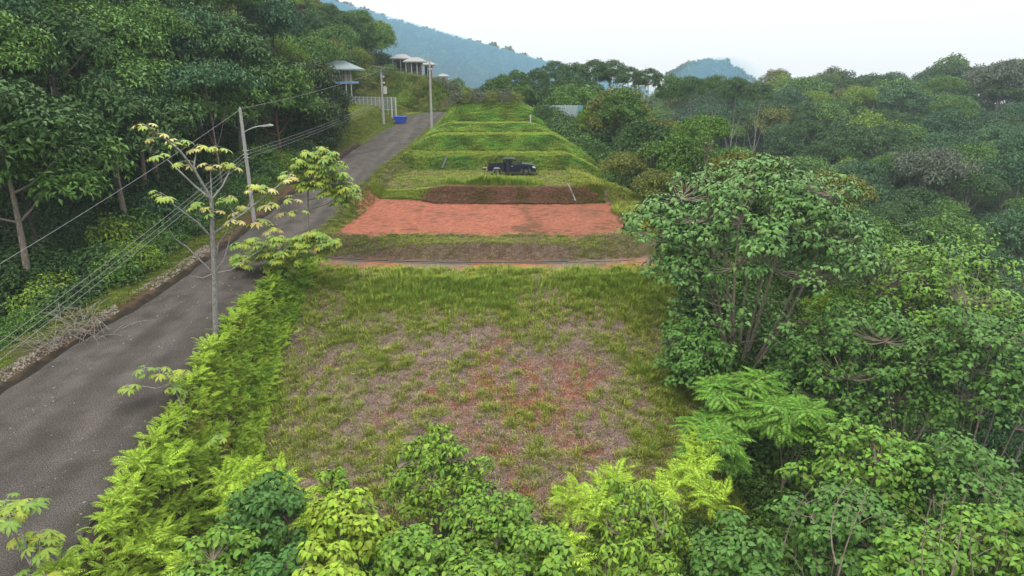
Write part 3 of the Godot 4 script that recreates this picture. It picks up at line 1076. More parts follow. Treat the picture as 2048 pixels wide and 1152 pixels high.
func forest_kinds():
	var dark := shades(Color(0.042, 0.096, 0.028), 6, 0.4)
	var mid := shades(Color(0.078, 0.155, 0.03), 6, 0.4)
	var blue := shades(Color(0.052, 0.122, 0.052), 6, 0.4)
	var olive := shades(Color(0.115, 0.15, 0.03), 6, 0.4)
	var bright := shades(Color(0.135, 0.225, 0.026), 6, 0.35)
	var grey := shades(Color(0.105, 0.13, 0.085), 6, 0.35)
	var leaf := leaf_flat(0.40, 0.17, 0.2, 0.25)
	var wide := leaf_flat(0.34, 0.19, 0.2, 0.4)
	var small := leaf_flat(0.26, 0.12, 0.2, 0.2)
	var sets := {"dark": dark, "mid": mid, "blue": blue, "olive": olive, "bright": bright, "grey": grey}
	proto = {}
	for k in sets:
		var cols: Array = sets[k]
		proto[k] = {"round": [], "umbrella": [], "shrub": [], "tuft": []}
		var pf := [puff(leaf, cols, 16, 0.75), puff(leaf, cols, 16, 0.75), puff(leaf, cols, 18, 0.8)]
		var wd := [rosette(wide, cols, 9, 0.25, 0.05, 0.5), rosette(wide, cols, 10, 0.3, 0.0, 0.6), puff(wide, cols, 9, 0.6)]
		var sm := [puff(small, cols, 18, 0.5), puff(small, cols, 18, 0.5)]
		for i in 2:
			proto[k].round.append([crown_mesh(lobe_tips(12, 32, Vector3(3.6, 2.6, 3.6), 1.5), pf), 4.2, 3.4])
			proto[k].umbrella.append([crown_mesh(lobe_tips(19, 24, Vector3(4.6, 1.8, 4.6), 1.4, 0.5), pf), 5.4, 2.2])
			proto[k].tuft.append([crown_mesh(lobe_tips(22, 26, Vector3(3.3, 2.7, 3.3), 0.95, 0.8), wd, 0.8, 1.3), 3.7, 3.1])
			proto[k].shrub.append([crown_mesh(dome_tips(120, Vector3(1.5, 1.25, 1.5), -0.5, 0.4), sm if i == 0 else wd, 0.6, 1.0), 1.7, 1.3])
	for s in ["bark", "pale_bark", "dark_bark", "red_bark"]:
		proto["wood_" + s] = [forest_wood(10.0, 0.20, 3.2), forest_wood(10.0, 0.15, 2.6), forest_wood(10.0, 0.24, 3.8, 6)]

func forest_tree(tone: String, shape: String, h: float, spread: float, x: float, d: float, bark: String, label: String, group: String, called := "") -> Node3D:
	if called == "": called = {"round": "round_crowned_tree", "umbrella": "flat_crowned_tree", "tuft": "large_leaved_tree"}[shape]
	var base := Vector3(x, ground_y(x, d) - 0.1, -d)
	var t := thing(called, label, "tree", base, group)
	var list: Array = proto[tone][shape]
	var c: Array = list[rng.randi() % list.size()]
	var s: float = spread / c[1]
	var sy := s * rng.randf_range(0.85, 1.2)
	var ch: float = c[2] * sy
	part("trunk", proto["wood_" + bark][rng.randi() % 3], M[bark], t, Transform3D(Basis(Vector3.UP, rng.randf() * TAU) * Basis.from_scale(Vector3(s * 0.9, (h - ch * 0.9) / 8.6, s * 0.9)), Vector3.ZERO))
	var o := part("crown", c[0], M.leaf, t, Transform3D(Basis(Vector3.UP, rng.randf() * TAU) * Basis.from_scale(Vector3(s, sy, s)), Vector3(0, h - ch, 0)))
	tag(o, "", "", "", "stuff")
	return t

func shrub(tone: String, size: float, x: float, d: float, label: String, group: String, which := -1, called := "shrub") -> Node3D:
	var base := Vector3(x, ground_y(x, d) - 0.1, -d)
	var t := thing(called, label, "shrub", base, group)
	var list: Array = proto[tone].shrub
	var c: Array = list[which if which >= 0 else rng.randi() % list.size()]
	var s: float = size / c[1]
	tag(part("foliage", c[0], M.leaf, t, Transform3D(Basis(Vector3.UP, rng.randf() * TAU) * Basis.from_scale(Vector3(s, s * rng.randf_range(0.8, 1.2), s)), Vector3(0, c[2] * s * 0.62, 0))), "", "", "", "stuff")
	part("stem", proto["wood_bark"][1], M.bark, t, Transform3D(Basis.from_scale(Vector3(s * 0.25, s * 0.13, s * 0.25)), Vector3.ZERO))
	return t

func tone_word(t: String) -> String:
	return {"dark": "dark green", "mid": "mid green", "blue": "bluish green", "olive": "olive green", "bright": "bright green", "grey": "greyish green"}[t]

func pick(list: Array):
	return list[rng.randi() % list.size()]

func left_forest():
	forest_kinds()
	# rows by distance from the road's edge, counted along the road
	var rows := {}
	var spots := []
	var d := 30.0
	while d < 176.0:
		var k := 5.5
		while k < 62.0:
			var dd := d + rng.randf_range(-2.2, 2.2)
			var x := lut(RL, minf(dd, 112.0)) - k - rng.randf_range(-1.6, 1.6)
			k += 5.2 if k < 18.0 else 6.5
			if dd > 78.0 and dd < 119.0 and x > -29.5: continue       # the fenced yard
			if dd > 112.0 and dd < 150.0 and x > -27.0: continue      # the open bank
			if dd >= 150.0 and x > -30.0: continue
			if dd > 60.0 and dd < 82.0 and x > -24.0: continue
			if dd < 62.0 and lut(RL, dd) - x < 8.2: continue
			var y := ground_y(x, dd)
			if not in_view(Vector3(x, y + 8.0, -dd), 90.0) and not in_view(Vector3(x, y + 2.0, -dd), 90.0): continue
			spots.append([x, dd, lut(RL, minf(dd, 112.0)) - x])
		d += 5.6 if d < 80.0 else 7.5
	spots.sort_custom(func(p, q): return p[1] < q[1])
	for s in spots:
		var row: int = clampi(int((s[2] - 2.0) / 6.0), 0, 9)
		var zone := "below the lamp pole" if s[1] < 54.0 else "between lamp pole and fenced yard" if s[1] < 84.0 else "above the fenced yard" if s[1] < 118.0 else "on the hilltop above the houses"
		var key := zone + str(row)
		rows[key] = rows.get(key, 0) + 1
		var tone: String = pick(["dark", "mid", "blue", "dark", "mid", "blue"]) if s[1] < 100.0 else pick(["mid", "dark", "olive", "mid", "bright"])
		var shape: String = pick(["round", "round", "umbrella", "tuft", "tuft"])
		var h := rng.randf_range(10.5, 15.0) if s[1] < 100.0 else rng.randf_range(7.0, 10.0)
		if row == 0 and s[1] < 84.0: h = rng.randf_range(8.5, 12.5)
		var bark: String = pick(["pale_bark", "bark", "red_bark", "dark_bark"])
		var lab := "%s %s tree, %s uphill in row %s %s" % [tone_word(tone), {"round": "round-crowned", "umbrella": "flat-crowned", "tuft": "large-leaved"}[shape], ordinal(rows[key]), ["one", "two", "three", "four", "five", "six", "seven", "eight", "nine", "ten"][row], zone]
		forest_tree(tone, shape, h, rng.randf_range(3.6, 5.4) if s[1] < 100.0 else rng.randf_range(3.0, 4.4), s[0], s[1], bark, lab, "trees of the forest left of the road")
	# broad shrubs and saplings along the verge
	var n := 0
	var e := 25.0
	while e < 86.0:
		var side := 3.6 + rng.randf_range(-0.5, 1.6)
		var x := lut(RL, e) - side
		n += 1
		shrub(pick(["mid", "bright", "dark", "mid"]), rng.randf_range(0.9, 1.9), x, e, "leafy shrub at the forest's edge, %s up the road's left verge" % ordinal(n), "shrubs along the forest edge", rng.randi() % 2)
		e += rng.randf_range(1.6, 3.0)
	n = 0
	e = 27.0
	while e < 84.0:      # a second, taller row in the shade behind
		var x := lut(RL, e) - rng.randf_range(5.6, 8.4)
		n += 1
		shrub(pick(["mid", "dark", "blue", "dark", "bright"]), rng.randf_range(1.6, 2.7), x, e, "tall shrub in the shade behind the forest edge, %s going up the road" % ordinal(n), "tall shrubs behind the forest edge", 1)
		e += rng.randf_range(2.0, 3.6)
	var under := []
	for i in 1900:
		var q := rng.randf_range(22.0, 110.0)
		var x := lut(RL, q) - rng.randf_range(4.5, 62.0)
		if q > 84.0 and x > -29.0: continue
		under.append([stand(x, q, rng.randf_range(0.5, 1.5)), Color.WHITE * rng.randf_range(0.6, 1.1)])
	scatter("undergrowth", "dark leafy undergrowth on the forest floor left of the road", "undergrowth", proto["dark"].shrub[1][0], M.leaf, under)
	var hb := 0
	for row in 8:
		for k in 12:
			var q := 114.0 + row * 8.0 + rng.randf_range(-3, 3)
			var x := -24.0 - k * 4.2 - row * 1.0 + rng.randf_range(-2, 2)
			if q < 122.0 and x > -30.0: continue
			if not in_view(Vector3(x, ground_y(x, q) + 3.0, -q), 20.0): continue
			hb += 1
			shrub(pick(["mid", "olive", "dark", "mid", "bright"]), rng.randf_range(1.8, 3.0), x, q, "rounded bush on the hillside above the houses, %s counting up the slope" % ordinal(hb), "bushes on the hillside above the houses", rng.randi() % 2)
	# vine-hung trees in front of the first house
	var vines := [[600, 140, 84.0, 3.2], [636, 132, 86.0, 2.4], [664, 188, 87.0, 1.9], [590, 190, 80.0, 3.0], [640, 215, 80.0, 2.4]]
	for i in vines.size():
		var v: Array = vines[i]
		var top := at(v[0], v[1], v[2])
		var g := ground_y(top.x, v[2])
		var t := thing("vine_hung_tree", "dark vine-hung tree before the first house, %s from the left" % ordinal([1, 4, 5, 2, 3][i] if false else i + 1), "tree", Vector3(top.x, g, top.z), "vine-hung trees before the house")
		var h: float = top.y - g
		var pf := [puff(leaf_flat(0.3, 0.2, 0.2, 0.4), shades(Color(0.034, 0.066, 0.024), 5, 0.4), 18, 0.6), puff(leaf_flat(0.3, 0.2, 0.2, 0.4), shades(Color(0.05, 0.085, 0.024), 5, 0.4), 18, 0.6)]
		var tips := []
		for l in 4:
			for p in lobe_tips(5, 22, Vector3(v[3] * 0.7, h * 0.14, v[3] * 0.7), v[3] * 0.45, 1.0):
				tips.append([p[0] + Vector3(rng.randf_range(-0.3, 0.3), h * (0.2 + 0.22 * l), 0), p[1]])
		tag(part("crown", crown_mesh(tips, pf), M.leaf, t), "", "", "", "stuff")
		part("trunk", proto["wood_dark_bark"][0], M.dark_bark, t, Transform3D(Basis.from_scale(Vector3(0.7, h / 11.0, 0.7)), Vector3.ZERO))

func right_forest():
	var bands := {}
	var spots := []
	var d := 46.0
	while d < 262.0:
		var step := lerpf(5.6, 11.5, clampf((d - 46.0) / 190.0, 0.0, 1.0))
		var x := 12.0
		while x < d * 0.8 + 14.0:
			var dd := d + rng.randf_range(-0.4, 0.4) * step
			var xx := x + rng.randf_range(-0.4, 0.4) * step
			x += step
			if xx < lut(XR, dd) + (5.0 if dd < 110.0 else 3.0): continue
			if dd < 68.0 and xx < 17.5: continue
			if dd > 66.0 and dd < 110.0 and xx < lut(XR, dd) + 6.0: continue
			if dd < 58.0 and xx < 24.0: continue
			var y := ground_y(xx, dd)
			if not in_view(Vector3(xx, y + 10.0, -dd), 70.0): continue
			spots.append([xx, dd, step])
		d += step
	spots.sort_custom(func(p, q): return p[0] / p[1] < q[0] / q[1])
	for s in spots:
		var band: int = clampi(int((s[1] - 46.0) / 27.0), 0, 7)
		bands[band] = bands.get(band, 0) + 1
		var tone: String = pick(["dark", "mid", "mid", "olive", "dark", "blue", "bright"])
		if s[0] / s[1] > 0.52: tone = pick(["dark", "blue", "blue", "dark", "mid"])
		var shape: String = pick(["round", "tuft", "umbrella", "round"])
		var h := rng.randf_range(8.5, 15.5)
		if s[0] < 30.0 and s[1] < 110.0: h = rng.randf_range(7.0, 12.0)
		if s[0] < 50.0 and s[1] >= 100.0: h = rng.randf_range(6.0, 9.5)
		if s[1] > 205.0 and shape != "umbrella": h += 3.0
		var lab := "%s %s valley tree, %s from the left in forest band %s" % [tone_word(tone), {"round": "round-crowned", "umbrella": "flat-crowned", "tuft": "large-leaved"}[shape], ordinal(bands[band]), ["one", "two", "three", "four", "five", "six", "seven", "eight"][band]]
		forest_tree(tone, shape, h, s[2] * rng.randf_range(0.46, 0.70), s[0], s[1], pick(["bark", "pale_bark"]), lab, "trees of the valley forest")
	# trees that stand out
	var marked := [
		["mid", "umbrella", 1790, 163, 205.0, 11.0, "wide flat-crowned tree with sky showing under its canopy"],
		["dark", "umbrella", 1655, 158, 215.0, 7.0, "dark flat-topped tree on the skyline beside the wide umbrella tree"],
		["grey", "round", 2018, 112, 190.0, 8.0, "greyish tall round tree highest on the right skyline"],
		["bright", "round", 1755, 228, 150.0, 6.5, "bright green domed tree in the middle of the valley forest"],
		["mid", "umbrella", 1640, 205, 165.0, 8.0, "layered green tree left of the bright domed tree"],
		["grey", "umbrella", 1870, 300, 105.0, 6.0, "thin grey-brown crowned tree right behind the big-leaved tree"],
		["mid", "tuft", 1045, 170, 112.0, 2.6, "small round green tree at the end of the mound"],
		["olive", "round", 1253, 298, 71.0, 2.5, "olive green bushy tree right of the truck"],
		["olive", "round", 1318, 332, 66.0, 2.6, "low olive green tree before the big-leaved tree"],
		["bright", "tuft", 1180, 212, 96.0, 2.0, "yellowish green tree beside the teal fence"],
	]
	for m in marked:
		var top := at(m[2], m[3], m[4])
		forest_tree(m[0], m[1], maxf(3.0, top.y - ground_y(top.x, m[4])), m[5], top.x, m[4], "bark", m[6], "")
	# big-leaved trees on the skyline behind the mound
	var sky_trees := [[1000, 150, 128.0], [1035, 140, 136.0], [1075, 138, 130.0], [1110, 124, 140.0], [1150, 125, 134.0], [1190, 118, 138.0], [1225, 122, 142.0], [1260, 135, 132.0], [1300, 138, 136.0], [1345, 150, 140.0], [1385, 155, 134.0], [1430, 150, 138.0], [1475, 153, 132.0], [1520, 165, 142.0]]
	for i in sky_trees.size():
		var v: Array = sky_trees[i]
		var top := at(v[0], v[1], v[2])
		forest_tree(pick(["dark", "mid"]), "tuft", top.y - ground_y(top.x, v[2]), rng.randf_range(2.6, 3.8), top.x, v[2], "pale_bark", "big-leaved tree on the skyline behind the mound, %s from the left" % ordinal(i + 1), "big-leaved trees behind the mound")
	var fill := []
	for i in 3600:
		var q := rng.randf_range(18.0, 125.0)
		var x := lut(XR, q) + rng.randf_range(2.6, 30.0 if q > 70.0 else 48.0)
		if q > 66.0 and q < 110.0: x += 3.0
		fill.append([stand(x, q, rng.randf_range(0.7, 1.7)), Color.WHITE * rng.randf_range(0.7, 1.2)])
	var low := []
	for i in 560:
		var q := rng.randf_range(112.0, 215.0)
		var x := rng.randf_range(-4.0, 75.0)
		if x < lut(XR, q) - 2.0 and q < 124.0: continue
		low.append([stand(x, q, rng.randf_range(0.6, 1.15), 1.0), Color.WHITE * rng.randf_range(0.7, 1.7)])
	for i in 320:
		var q := rng.randf_range(60.0, 235.0)
		var x := rng.randf_range(20.0, q * 0.8)
		low.append([stand(x, q, rng.randf_range(0.6, 1.1), 0.8), Color.WHITE * rng.randf_range(0.5, 1.2)])
	scatter("undergrowth", "understorey filling the valley forest between the trees", "undergrowth", proto["dark"].round[0][0], M.leaf, low)
	var foot := []
	for i in 420:
		var q := rng.randf_range(13.0, 28.0)
		var x := rng.randf_range(-13.0, 13.0)
		if q > 27.0 and x < 8.0: continue
		foot.append([stand(x, q, rng.randf_range(0.5, 1.0)), Color(1.25, 1.1, 0.9) * rng.randf_range(0.6, 1.3)])
	scatter("undergrowth", "leafy undergrowth between the young trees at the slope's foot", "undergrowth", proto["mid"].shrub[1][0], M.leaf, foot)
	scatter("undergrowth", "green undergrowth covering the slope below the lot's right edge", "undergrowth", proto["mid"].shrub[1][0], M.leaf, fill)
	# scrub on the mound's end and the bank behind the road
	var edge := [[930, 200], [955, 196], [985, 200], [1010, 205], [1030, 215], [915, 206], [1060, 228], [1085, 245], [1110, 262], [1135, 282], [1160, 300], [1185, 325]]
	for i in edge.size():
		var dd := 98.6 if i < 6 else 97.0 - (i - 6) * 3.2
		var p := at(edge[i][0], edge[i][1], dd)
		shrub(["olive", "grey", "olive", "grey", "olive", "grey"][i] if i < 6 else "dark", 1.5 if i < 6 else 1.7, p.x + (0.0 if i < 6 else 1.8), dd, "low scrub bush along the mound's crest and far side, %s from the left" % ordinal(i + 1), "scrub along the mound's crest", i % 2)
	var bank := [[722, 175, 122.0, "olive"], [745, 190, 121.0, "olive"], [800, 195, 119.0, "bright"], [812, 180, 121.0, "bright"], [735, 150, 128.0, "olive"], [760, 160, 128.0, "grey"], [830, 200, 123.0, "olive"], [850, 190, 125.0, "olive"], [880, 185, 128.0, "grey"], [905, 195, 125.0, "grey"], [935, 175, 140.0, "mid"], [955, 168, 142.0, "bright"], [915, 165, 146.0, "mid"], [780, 140, 132.0, "mid"], [705, 120, 134.0, "bright"]]
	for i in bank.size():
		var b: Array = bank[i]
		var p := at(b[0], b[1], b[2])
		shrub(b[3], 1.6, p.x, b[2], "%s bush on the rough bank behind the road, %s planted from the lawn" % [tone_word(b[3]), ordinal(i + 1)], "bushes on the bank behind the road", i % 2)

# ---------------------------------------------------------------- plants on and round the lot
func fern_clump(x: float, d: float, size: float, lift: float, label: String, fronds: Array, bunches: Array):
	var t := thing("fern_clump", label, "fern", Vector3(x, ground_y(x, d), -d), "yellow-green ferns along the road and the slope's foot")
	tag(part("foliage", bunches[rng.randi() % bunches.size()], M.leaf, t, Transform3D(Basis(Vector3.UP, rng.randf() * TAU) * Basis.from_scale(Vector3.ONE * size), Vector3(0, lift, 0))), "", "", "", "stuff")
	for k in 7:
		var az := -PI / 2 * 0.0 + TAU * k / 7.0 + rng.randf_range(-0.3, 0.3)
		var el := rng.randf_range(0.15, 0.7)
		var dir := Vector3(cos(az) * cos(el), sin(el), sin(az) * cos(el))
		part("frond", fronds[rng.randi() % fronds.size()], M.leaf, t, Transform3D(face(dir, rng.randf_range(-0.3, 0.3)) * Basis.from_scale(Vector3.ONE * size * rng.randf_range(0.9, 1.3)), Vector3(0, lift + 0.35 * size, 0)))

func lot_plants():
	# ferns
	var fcols := shades(Color(0.245, 0.385, 0.042), 6, 0.4, 0.08)
	var fgreen := shades(Color(0.15, 0.28, 0.034), 6, 0.4, 0.08)
	var fr := []
	var bunch := []
	for pal in [fcols, fgreen]:
		var fm := []
		var raw := []
		for k in 3:
			var f := frond(pal, 0.85, 16, 0.19, 0.042, 0.5)
			raw.append(f)
			var a := Acc.new()
			a.put(f, Transform3D.IDENTITY)
			fm.append(a.mesh())
		var bm := []
		for k in 3:
			var a := Acc.new()
			for i in 46:
				var az := rng.randf() * TAU
				var el := rng.randf_range(-0.2, 1.0)
				var dir := Vector3(cos(az) * cos(el), sin(el), sin(az) * cos(el))
				a.put(raw[rng.randi() % 3], Transform3D(face(dir, rng.randf_range(-0.5, 0.5)) * Basis.from_scale(Vector3.ONE * rng.randf_range(0.6, 1.05)), Vector3(rng.randf_range(-0.5, 0.5), rng.randf_range(-0.2, 0.5), rng.randf_range(-0.5, 0.5))))
			bm.append(a.mesh())
		fr.append(fm)
		bunch.append(bm)
	var n := 0
	var d := 17.0
	while d < 48.5:
		var w := lut(WT, d)
		var cols := 6 if d < 44.0 else 3
		for k in cols:
			var dd := d + rng.randf_range(-0.5, 0.5)
			var x := lut(RR, dd) + 0.3 + (k + rng.randf_range(-0.3, 0.3)) * (w + 0.3) / cols
			if rng.randf() < 0.03: continue
			n += 1
			var g := 1 if (dd > 41.5 and rng.randf() < 0.8) or rng.randf() < 0.12 else 0
			fern_clump(x, dd, rng.randf_range(0.5, 0.85), 0.15, "%s fern clump between road and slope, %s going uphill" % ["yellow-green" if g == 0 else "fresh green", ordinal(n)], fr[g], bunch[g])
		d += 0.95
	var more := []
	for i in 520:
		var q := rng.randf_range(16.5, 48.0)
		var x := lut(RR, q) + rng.randf_range(0.1, 0.95) * (lut(WT, q) + 0.3)
		more.append([stand(x, q, rng.randf_range(0.45, 0.75)), Color(1.0, 1.0, 1.0).lerp(Color(1.1, 0.62, 0.9), 1.0 if rng.randf() < 0.06 else 0.0) * rng.randf_range(0.55, 1.1)])
	scatter("undergrowth", "tangled low fronds under the roadside ferns", "undergrowth", bunch[0][0], M.leaf, more)
	var foot := [[1150, 990, 24.0], [1195, 1005, 23.0], [1110, 1080, 20.5], [1390, 930, 26.5], [1420, 985, 25.0], [1360, 955, 26.0], [1405, 880, 28.0], [1130, 1120, 19.5], [500, 940, 27.0], [560, 960, 26.0], [450, 960, 26.0], [590, 1000, 24.5], [330, 1000, 24.5], [470, 1010, 23.5], [300, 1080, 21.5], [380, 1120, 20.0], [640, 1030, 23.0], [1230, 960, 25.0], [1310, 990, 24.0]]
	for i in foot.size():
		var p := at(foot[i][0], foot[i][1], foot[i][2])
		var g := ground_y(p.x, foot[i][2])
		fern_clump(p.x, foot[i][2], 1.2, maxf(0.2, p.y - g - 0.6), "lacy yellow-green fern at the slope's foot, %s in from the right thicket" % ordinal(i + 1), fr[0], bunch[0])
	# leaf kits
	var oval := leaf_broad(0.26, 0.13, 0.12, 0.35)
	var heart := leaf_broad(0.26, 0.20, 0.12, 0.4)
	var heart_big := leaf_broad(0.29, 0.21, 0.12, 0.5)
	var k_bright := leaf_kit(oval, Color(0.105, 0.20, 0.022), 9, 0.15, -0.5, 0.55)
	var k_yellow := leaf_kit(heart, Color(0.15, 0.235, 0.018), 8, 0.2, -0.4, 0.5)
	var k_green := leaf_kit(heart, Color(0.085, 0.17, 0.018), 8, 0.2, -0.25, 0.5)
	var k_dark := leaf_kit(heart, Color(0.042, 0.11, 0.019), 8, 0.2, -0.25, 0.5)
	var k_balsa := leaf_kit(heart_big, Color(0.075, 0.165, 0.042), 10, 0.28, -0.2, 0.5, 6, 0.35, Color(0.2, 0.22, 0.02))
	var k_right := leaf_kit(heart, Color(0.052, 0.125, 0.021), 9, 0.22, -0.2, 0.55, 6, 0.35)
	var k_right2 := leaf_kit(heart, Color(0.088, 0.175, 0.02), 9, 0.22, -0.2, 0.55, 6, 0.35)
	# the big open-crowned tree right of the slope
	var b := k_balsa.duplicate()
	b.merge({"tips": 1050, "per": 13, "clump": 0.8, "bumps": 0.6, "extra": [[Vector3(0.5, -5.2, 2.5), Vector3(4.2, 1.6, 2.6), 36], [Vector3(-3.0, -4.6, 2.0), Vector3(2.4, 1.4, 2.0), 26], [Vector3(-6.0, 0.2, 0.6), Vector3(2.2, 1.3, 2.0), 90], [Vector3(-4.5, -2.2, 1.5), Vector3(2.4, 1.3, 2.0), 90], [Vector3(5.2, -1.5, 0.0), Vector3(2.4, 2.0, 2.2), 120]], "limbs": 9, "fork": 0.0, "girth": 0.17, "low": -0.6, "inner": 0.5, "twigs": 0.45, "singles": 300, "smin": 0.85, "smax": 1.35, "tilt": 0.35})
	var top := at(1500, 300, 40.0)
	var base := Vector3(14.4, ground_y(14.4, 40.0), -40.0)
	near_tree("balsa_tree", "large open-crowned tree with drooping leaves right of the grass slope", base, Vector3(14.6, top.y - 4.4, -40.0), Vector3(6.6, 4.4, 5.4), b)
	# trees round the foot of the slope: [name, label, px, top row, d, rx, ry, kit, tips]
	var bushes := [
		["young_tree", "dense bright green bush at the slope's foot, midway along", 870, 866, 26.5, 2.3, 2.0, k_bright, 260],
		["young_tree", "mid green heart-leaved tree in front of the bright bush", 975, 985, 22.5, 2.1, 1.9, k_green, 210],
		["young_tree", "yellowish green heart-leaved tree at the bottom left of centre", 690, 985, 21.0, 1.6, 1.5, k_yellow, 150],
		["young_tree", "dark green tree left of the yellowish heart-leaved tree", 520, 965, 23.0, 2.0, 1.8, k_dark, 190],
		["young_tree", "mid green tree lowest beside the roadside ferns", 420, 1065, 20.0, 1.5, 1.4, k_green, 140],
		["young_tree", "small green sapling standing alone at the slope's foot", 668, 925, 25.5, 0.7, 0.9, k_bright, 45],
		["young_tree", "bright yellow-green tree right of the centre bushes", 1275, 975, 23.0, 2.2, 2.0, k_bright, 230],
		["young_tree", "green tree at the bottom edge between the bright bushes", 1090, 1060, 19.5, 1.3, 1.3, k_green, 110],
		["young_tree", "mid green tree at the bottom edge below the bright bush", 830, 1050, 19.5, 1.5, 1.3, k_green, 130],
		["young_tree", "light green heart-leaved tree at the bottom edge", 650, 1085, 18.0, 1.3, 1.1, k_yellow, 100],
		["young_tree", "bright low tree at the bottom edge right of centre", 1270, 1085, 18.5, 1.6, 1.3, k_bright, 120],
		["young_tree", "green low tree at the bottom edge below the heart-leaved tree", 960, 1110, 17.5, 1.4, 1.1, k_green, 110],
		["young_tree", "dark low tree at the bottom edge below the dark tree", 540, 1100, 18.5, 1.4, 1.2, k_dark, 110],
		["young_tree", "green shrubby tree before the dead branches at the bottom right", 1480, 1040, 21.0, 1.6, 1.7, k_right, 130],
		["shrub_tree", "dark rounded shrub at the slope's right edge under the big tree", 1392, 640, 36.0, 2.1, 2.2, k_right, 210],
		["valley_tree", "broad tall heart-leaved tree highest at the right edge", 1890, 452, 39.0, 5.6, 4.6, k_right2, 460],
		["valley_tree", "dark heart-leaved tree below the big open-crowned tree", 1760, 580, 34.0, 4.0, 4.2, k_right, 360],
		["valley_tree", "heart-leaved tree with a bare star of twigs at the right edge", 1990, 600, 32.0, 3.4, 3.6, k_right, 300],
		["valley_tree", "mid green heart-leaved tree in the right thicket", 1760, 842, 26.5, 3.0, 2.4, k_right2, 260],
		["valley_tree", "dark green heart-leaved tree in the lower right thicket", 1930, 868, 25.5, 2.9, 2.5, k_right, 260],
		["valley_tree", "heart-leaved tree over tangled stems in the bottom right corner", 2000, 1010, 20.5, 2.2, 2.0, k_right2, 180],
		["valley_tree", "heart-leaved tree with bare stems below, bottom right", 1690, 960, 22.5, 2.2, 1.9, k_right, 170],
		["valley_tree", "low heart-leaved tree in the gap right of the feathery tree", 1640, 660, 36.0, 3.0, 3.0, k_right, 240],
		["valley_tree", "pale green heart-leaved tree at the bottom edge right", 1850, 1060, 19.5, 1.5, 1.4, k_right2, 100],
	]
	for q in bushes:
		var tp := at(q[2], q[3], q[4])
		var gy := ground_y(tp.x, q[4])
		var o: Dictionary = q[7].duplicate()
		var right: bool = q[0] == "valley_tree"
		o.merge({"tips": int(q[8] * 2.1), "limbs": 7 if right else 5, "fork": 0.12 if right else 0.3, "girth": 0.09 if right else 0.07, "low": -0.75, "inner": 0.45, "twigs": 0.5, "singles": 150, "smin": 0.8, "smax": 1.25, "tilt": 0.45, "bark": "bark"})
		near_tree(q[0], q[1], Vector3(tp.x, gy, tp.z), Vector3(tp.x, tp.y - q[6], tp.z), Vector3(q[5], q[6], q[5] * 0.95), o)
	# the feathery bright tree
	var ff := shades(Color(0.095, 0.21, 0.026), 6, 0.35, 0.15)
	var sprays := []
	for k in 4:
		var a := Acc.new()
		var f := frond(ff, 1.25, 17, 0.26, 0.085, 0.35)
		for i in 7:
			var az := TAU * i / 7.0
			a.put(f, Transform3D(face(Vector3(cos(az), rng.randf_range(-0.1, 0.35), sin(az))), Vector3.ZERO))
		sprays.append({"v": a.v, "c": a.c, "leaves": []})
	for q in [[1500, 738, 31.5, 2.5, 2.2, 95, "feathery bright green tree with layered fronds beside the slope"], [1420, 845, 29.0, 1.4, 1.4, 40, "smaller feathery tree below the layered one at the slope's edge"], [1590, 790, 30.0, 1.6, 1.5, 40, "feathery tree leaning right of the layered one"]]:
		var tp := at(q[0], q[1], q[2])
		near_tree("feathery_tree", q[6], Vector3(tp.x, ground_y(tp.x, q[2]), tp.z), Vector3(tp.x, tp.y - q[4], tp.z), Vector3(q[3], q[4], q[3]), {"tips": q[5], "limbs": 5, "fork": 0.4, "girth": 0.08, "clusters": sprays, "low": -0.6, "inner": 0.5, "tilt": 0.25, "smin": 0.7, "smax": 1.1})
	cecropias()

func px_path(pts: Array, d: float, spread := 0.0) -> Array:
	var out := []
	for i in pts.size():
		var t := float(i) / maxi(1, pts.size() - 1)
		out.append(at(pts[i][0], pts[i][1], d + spread * t))
	return out

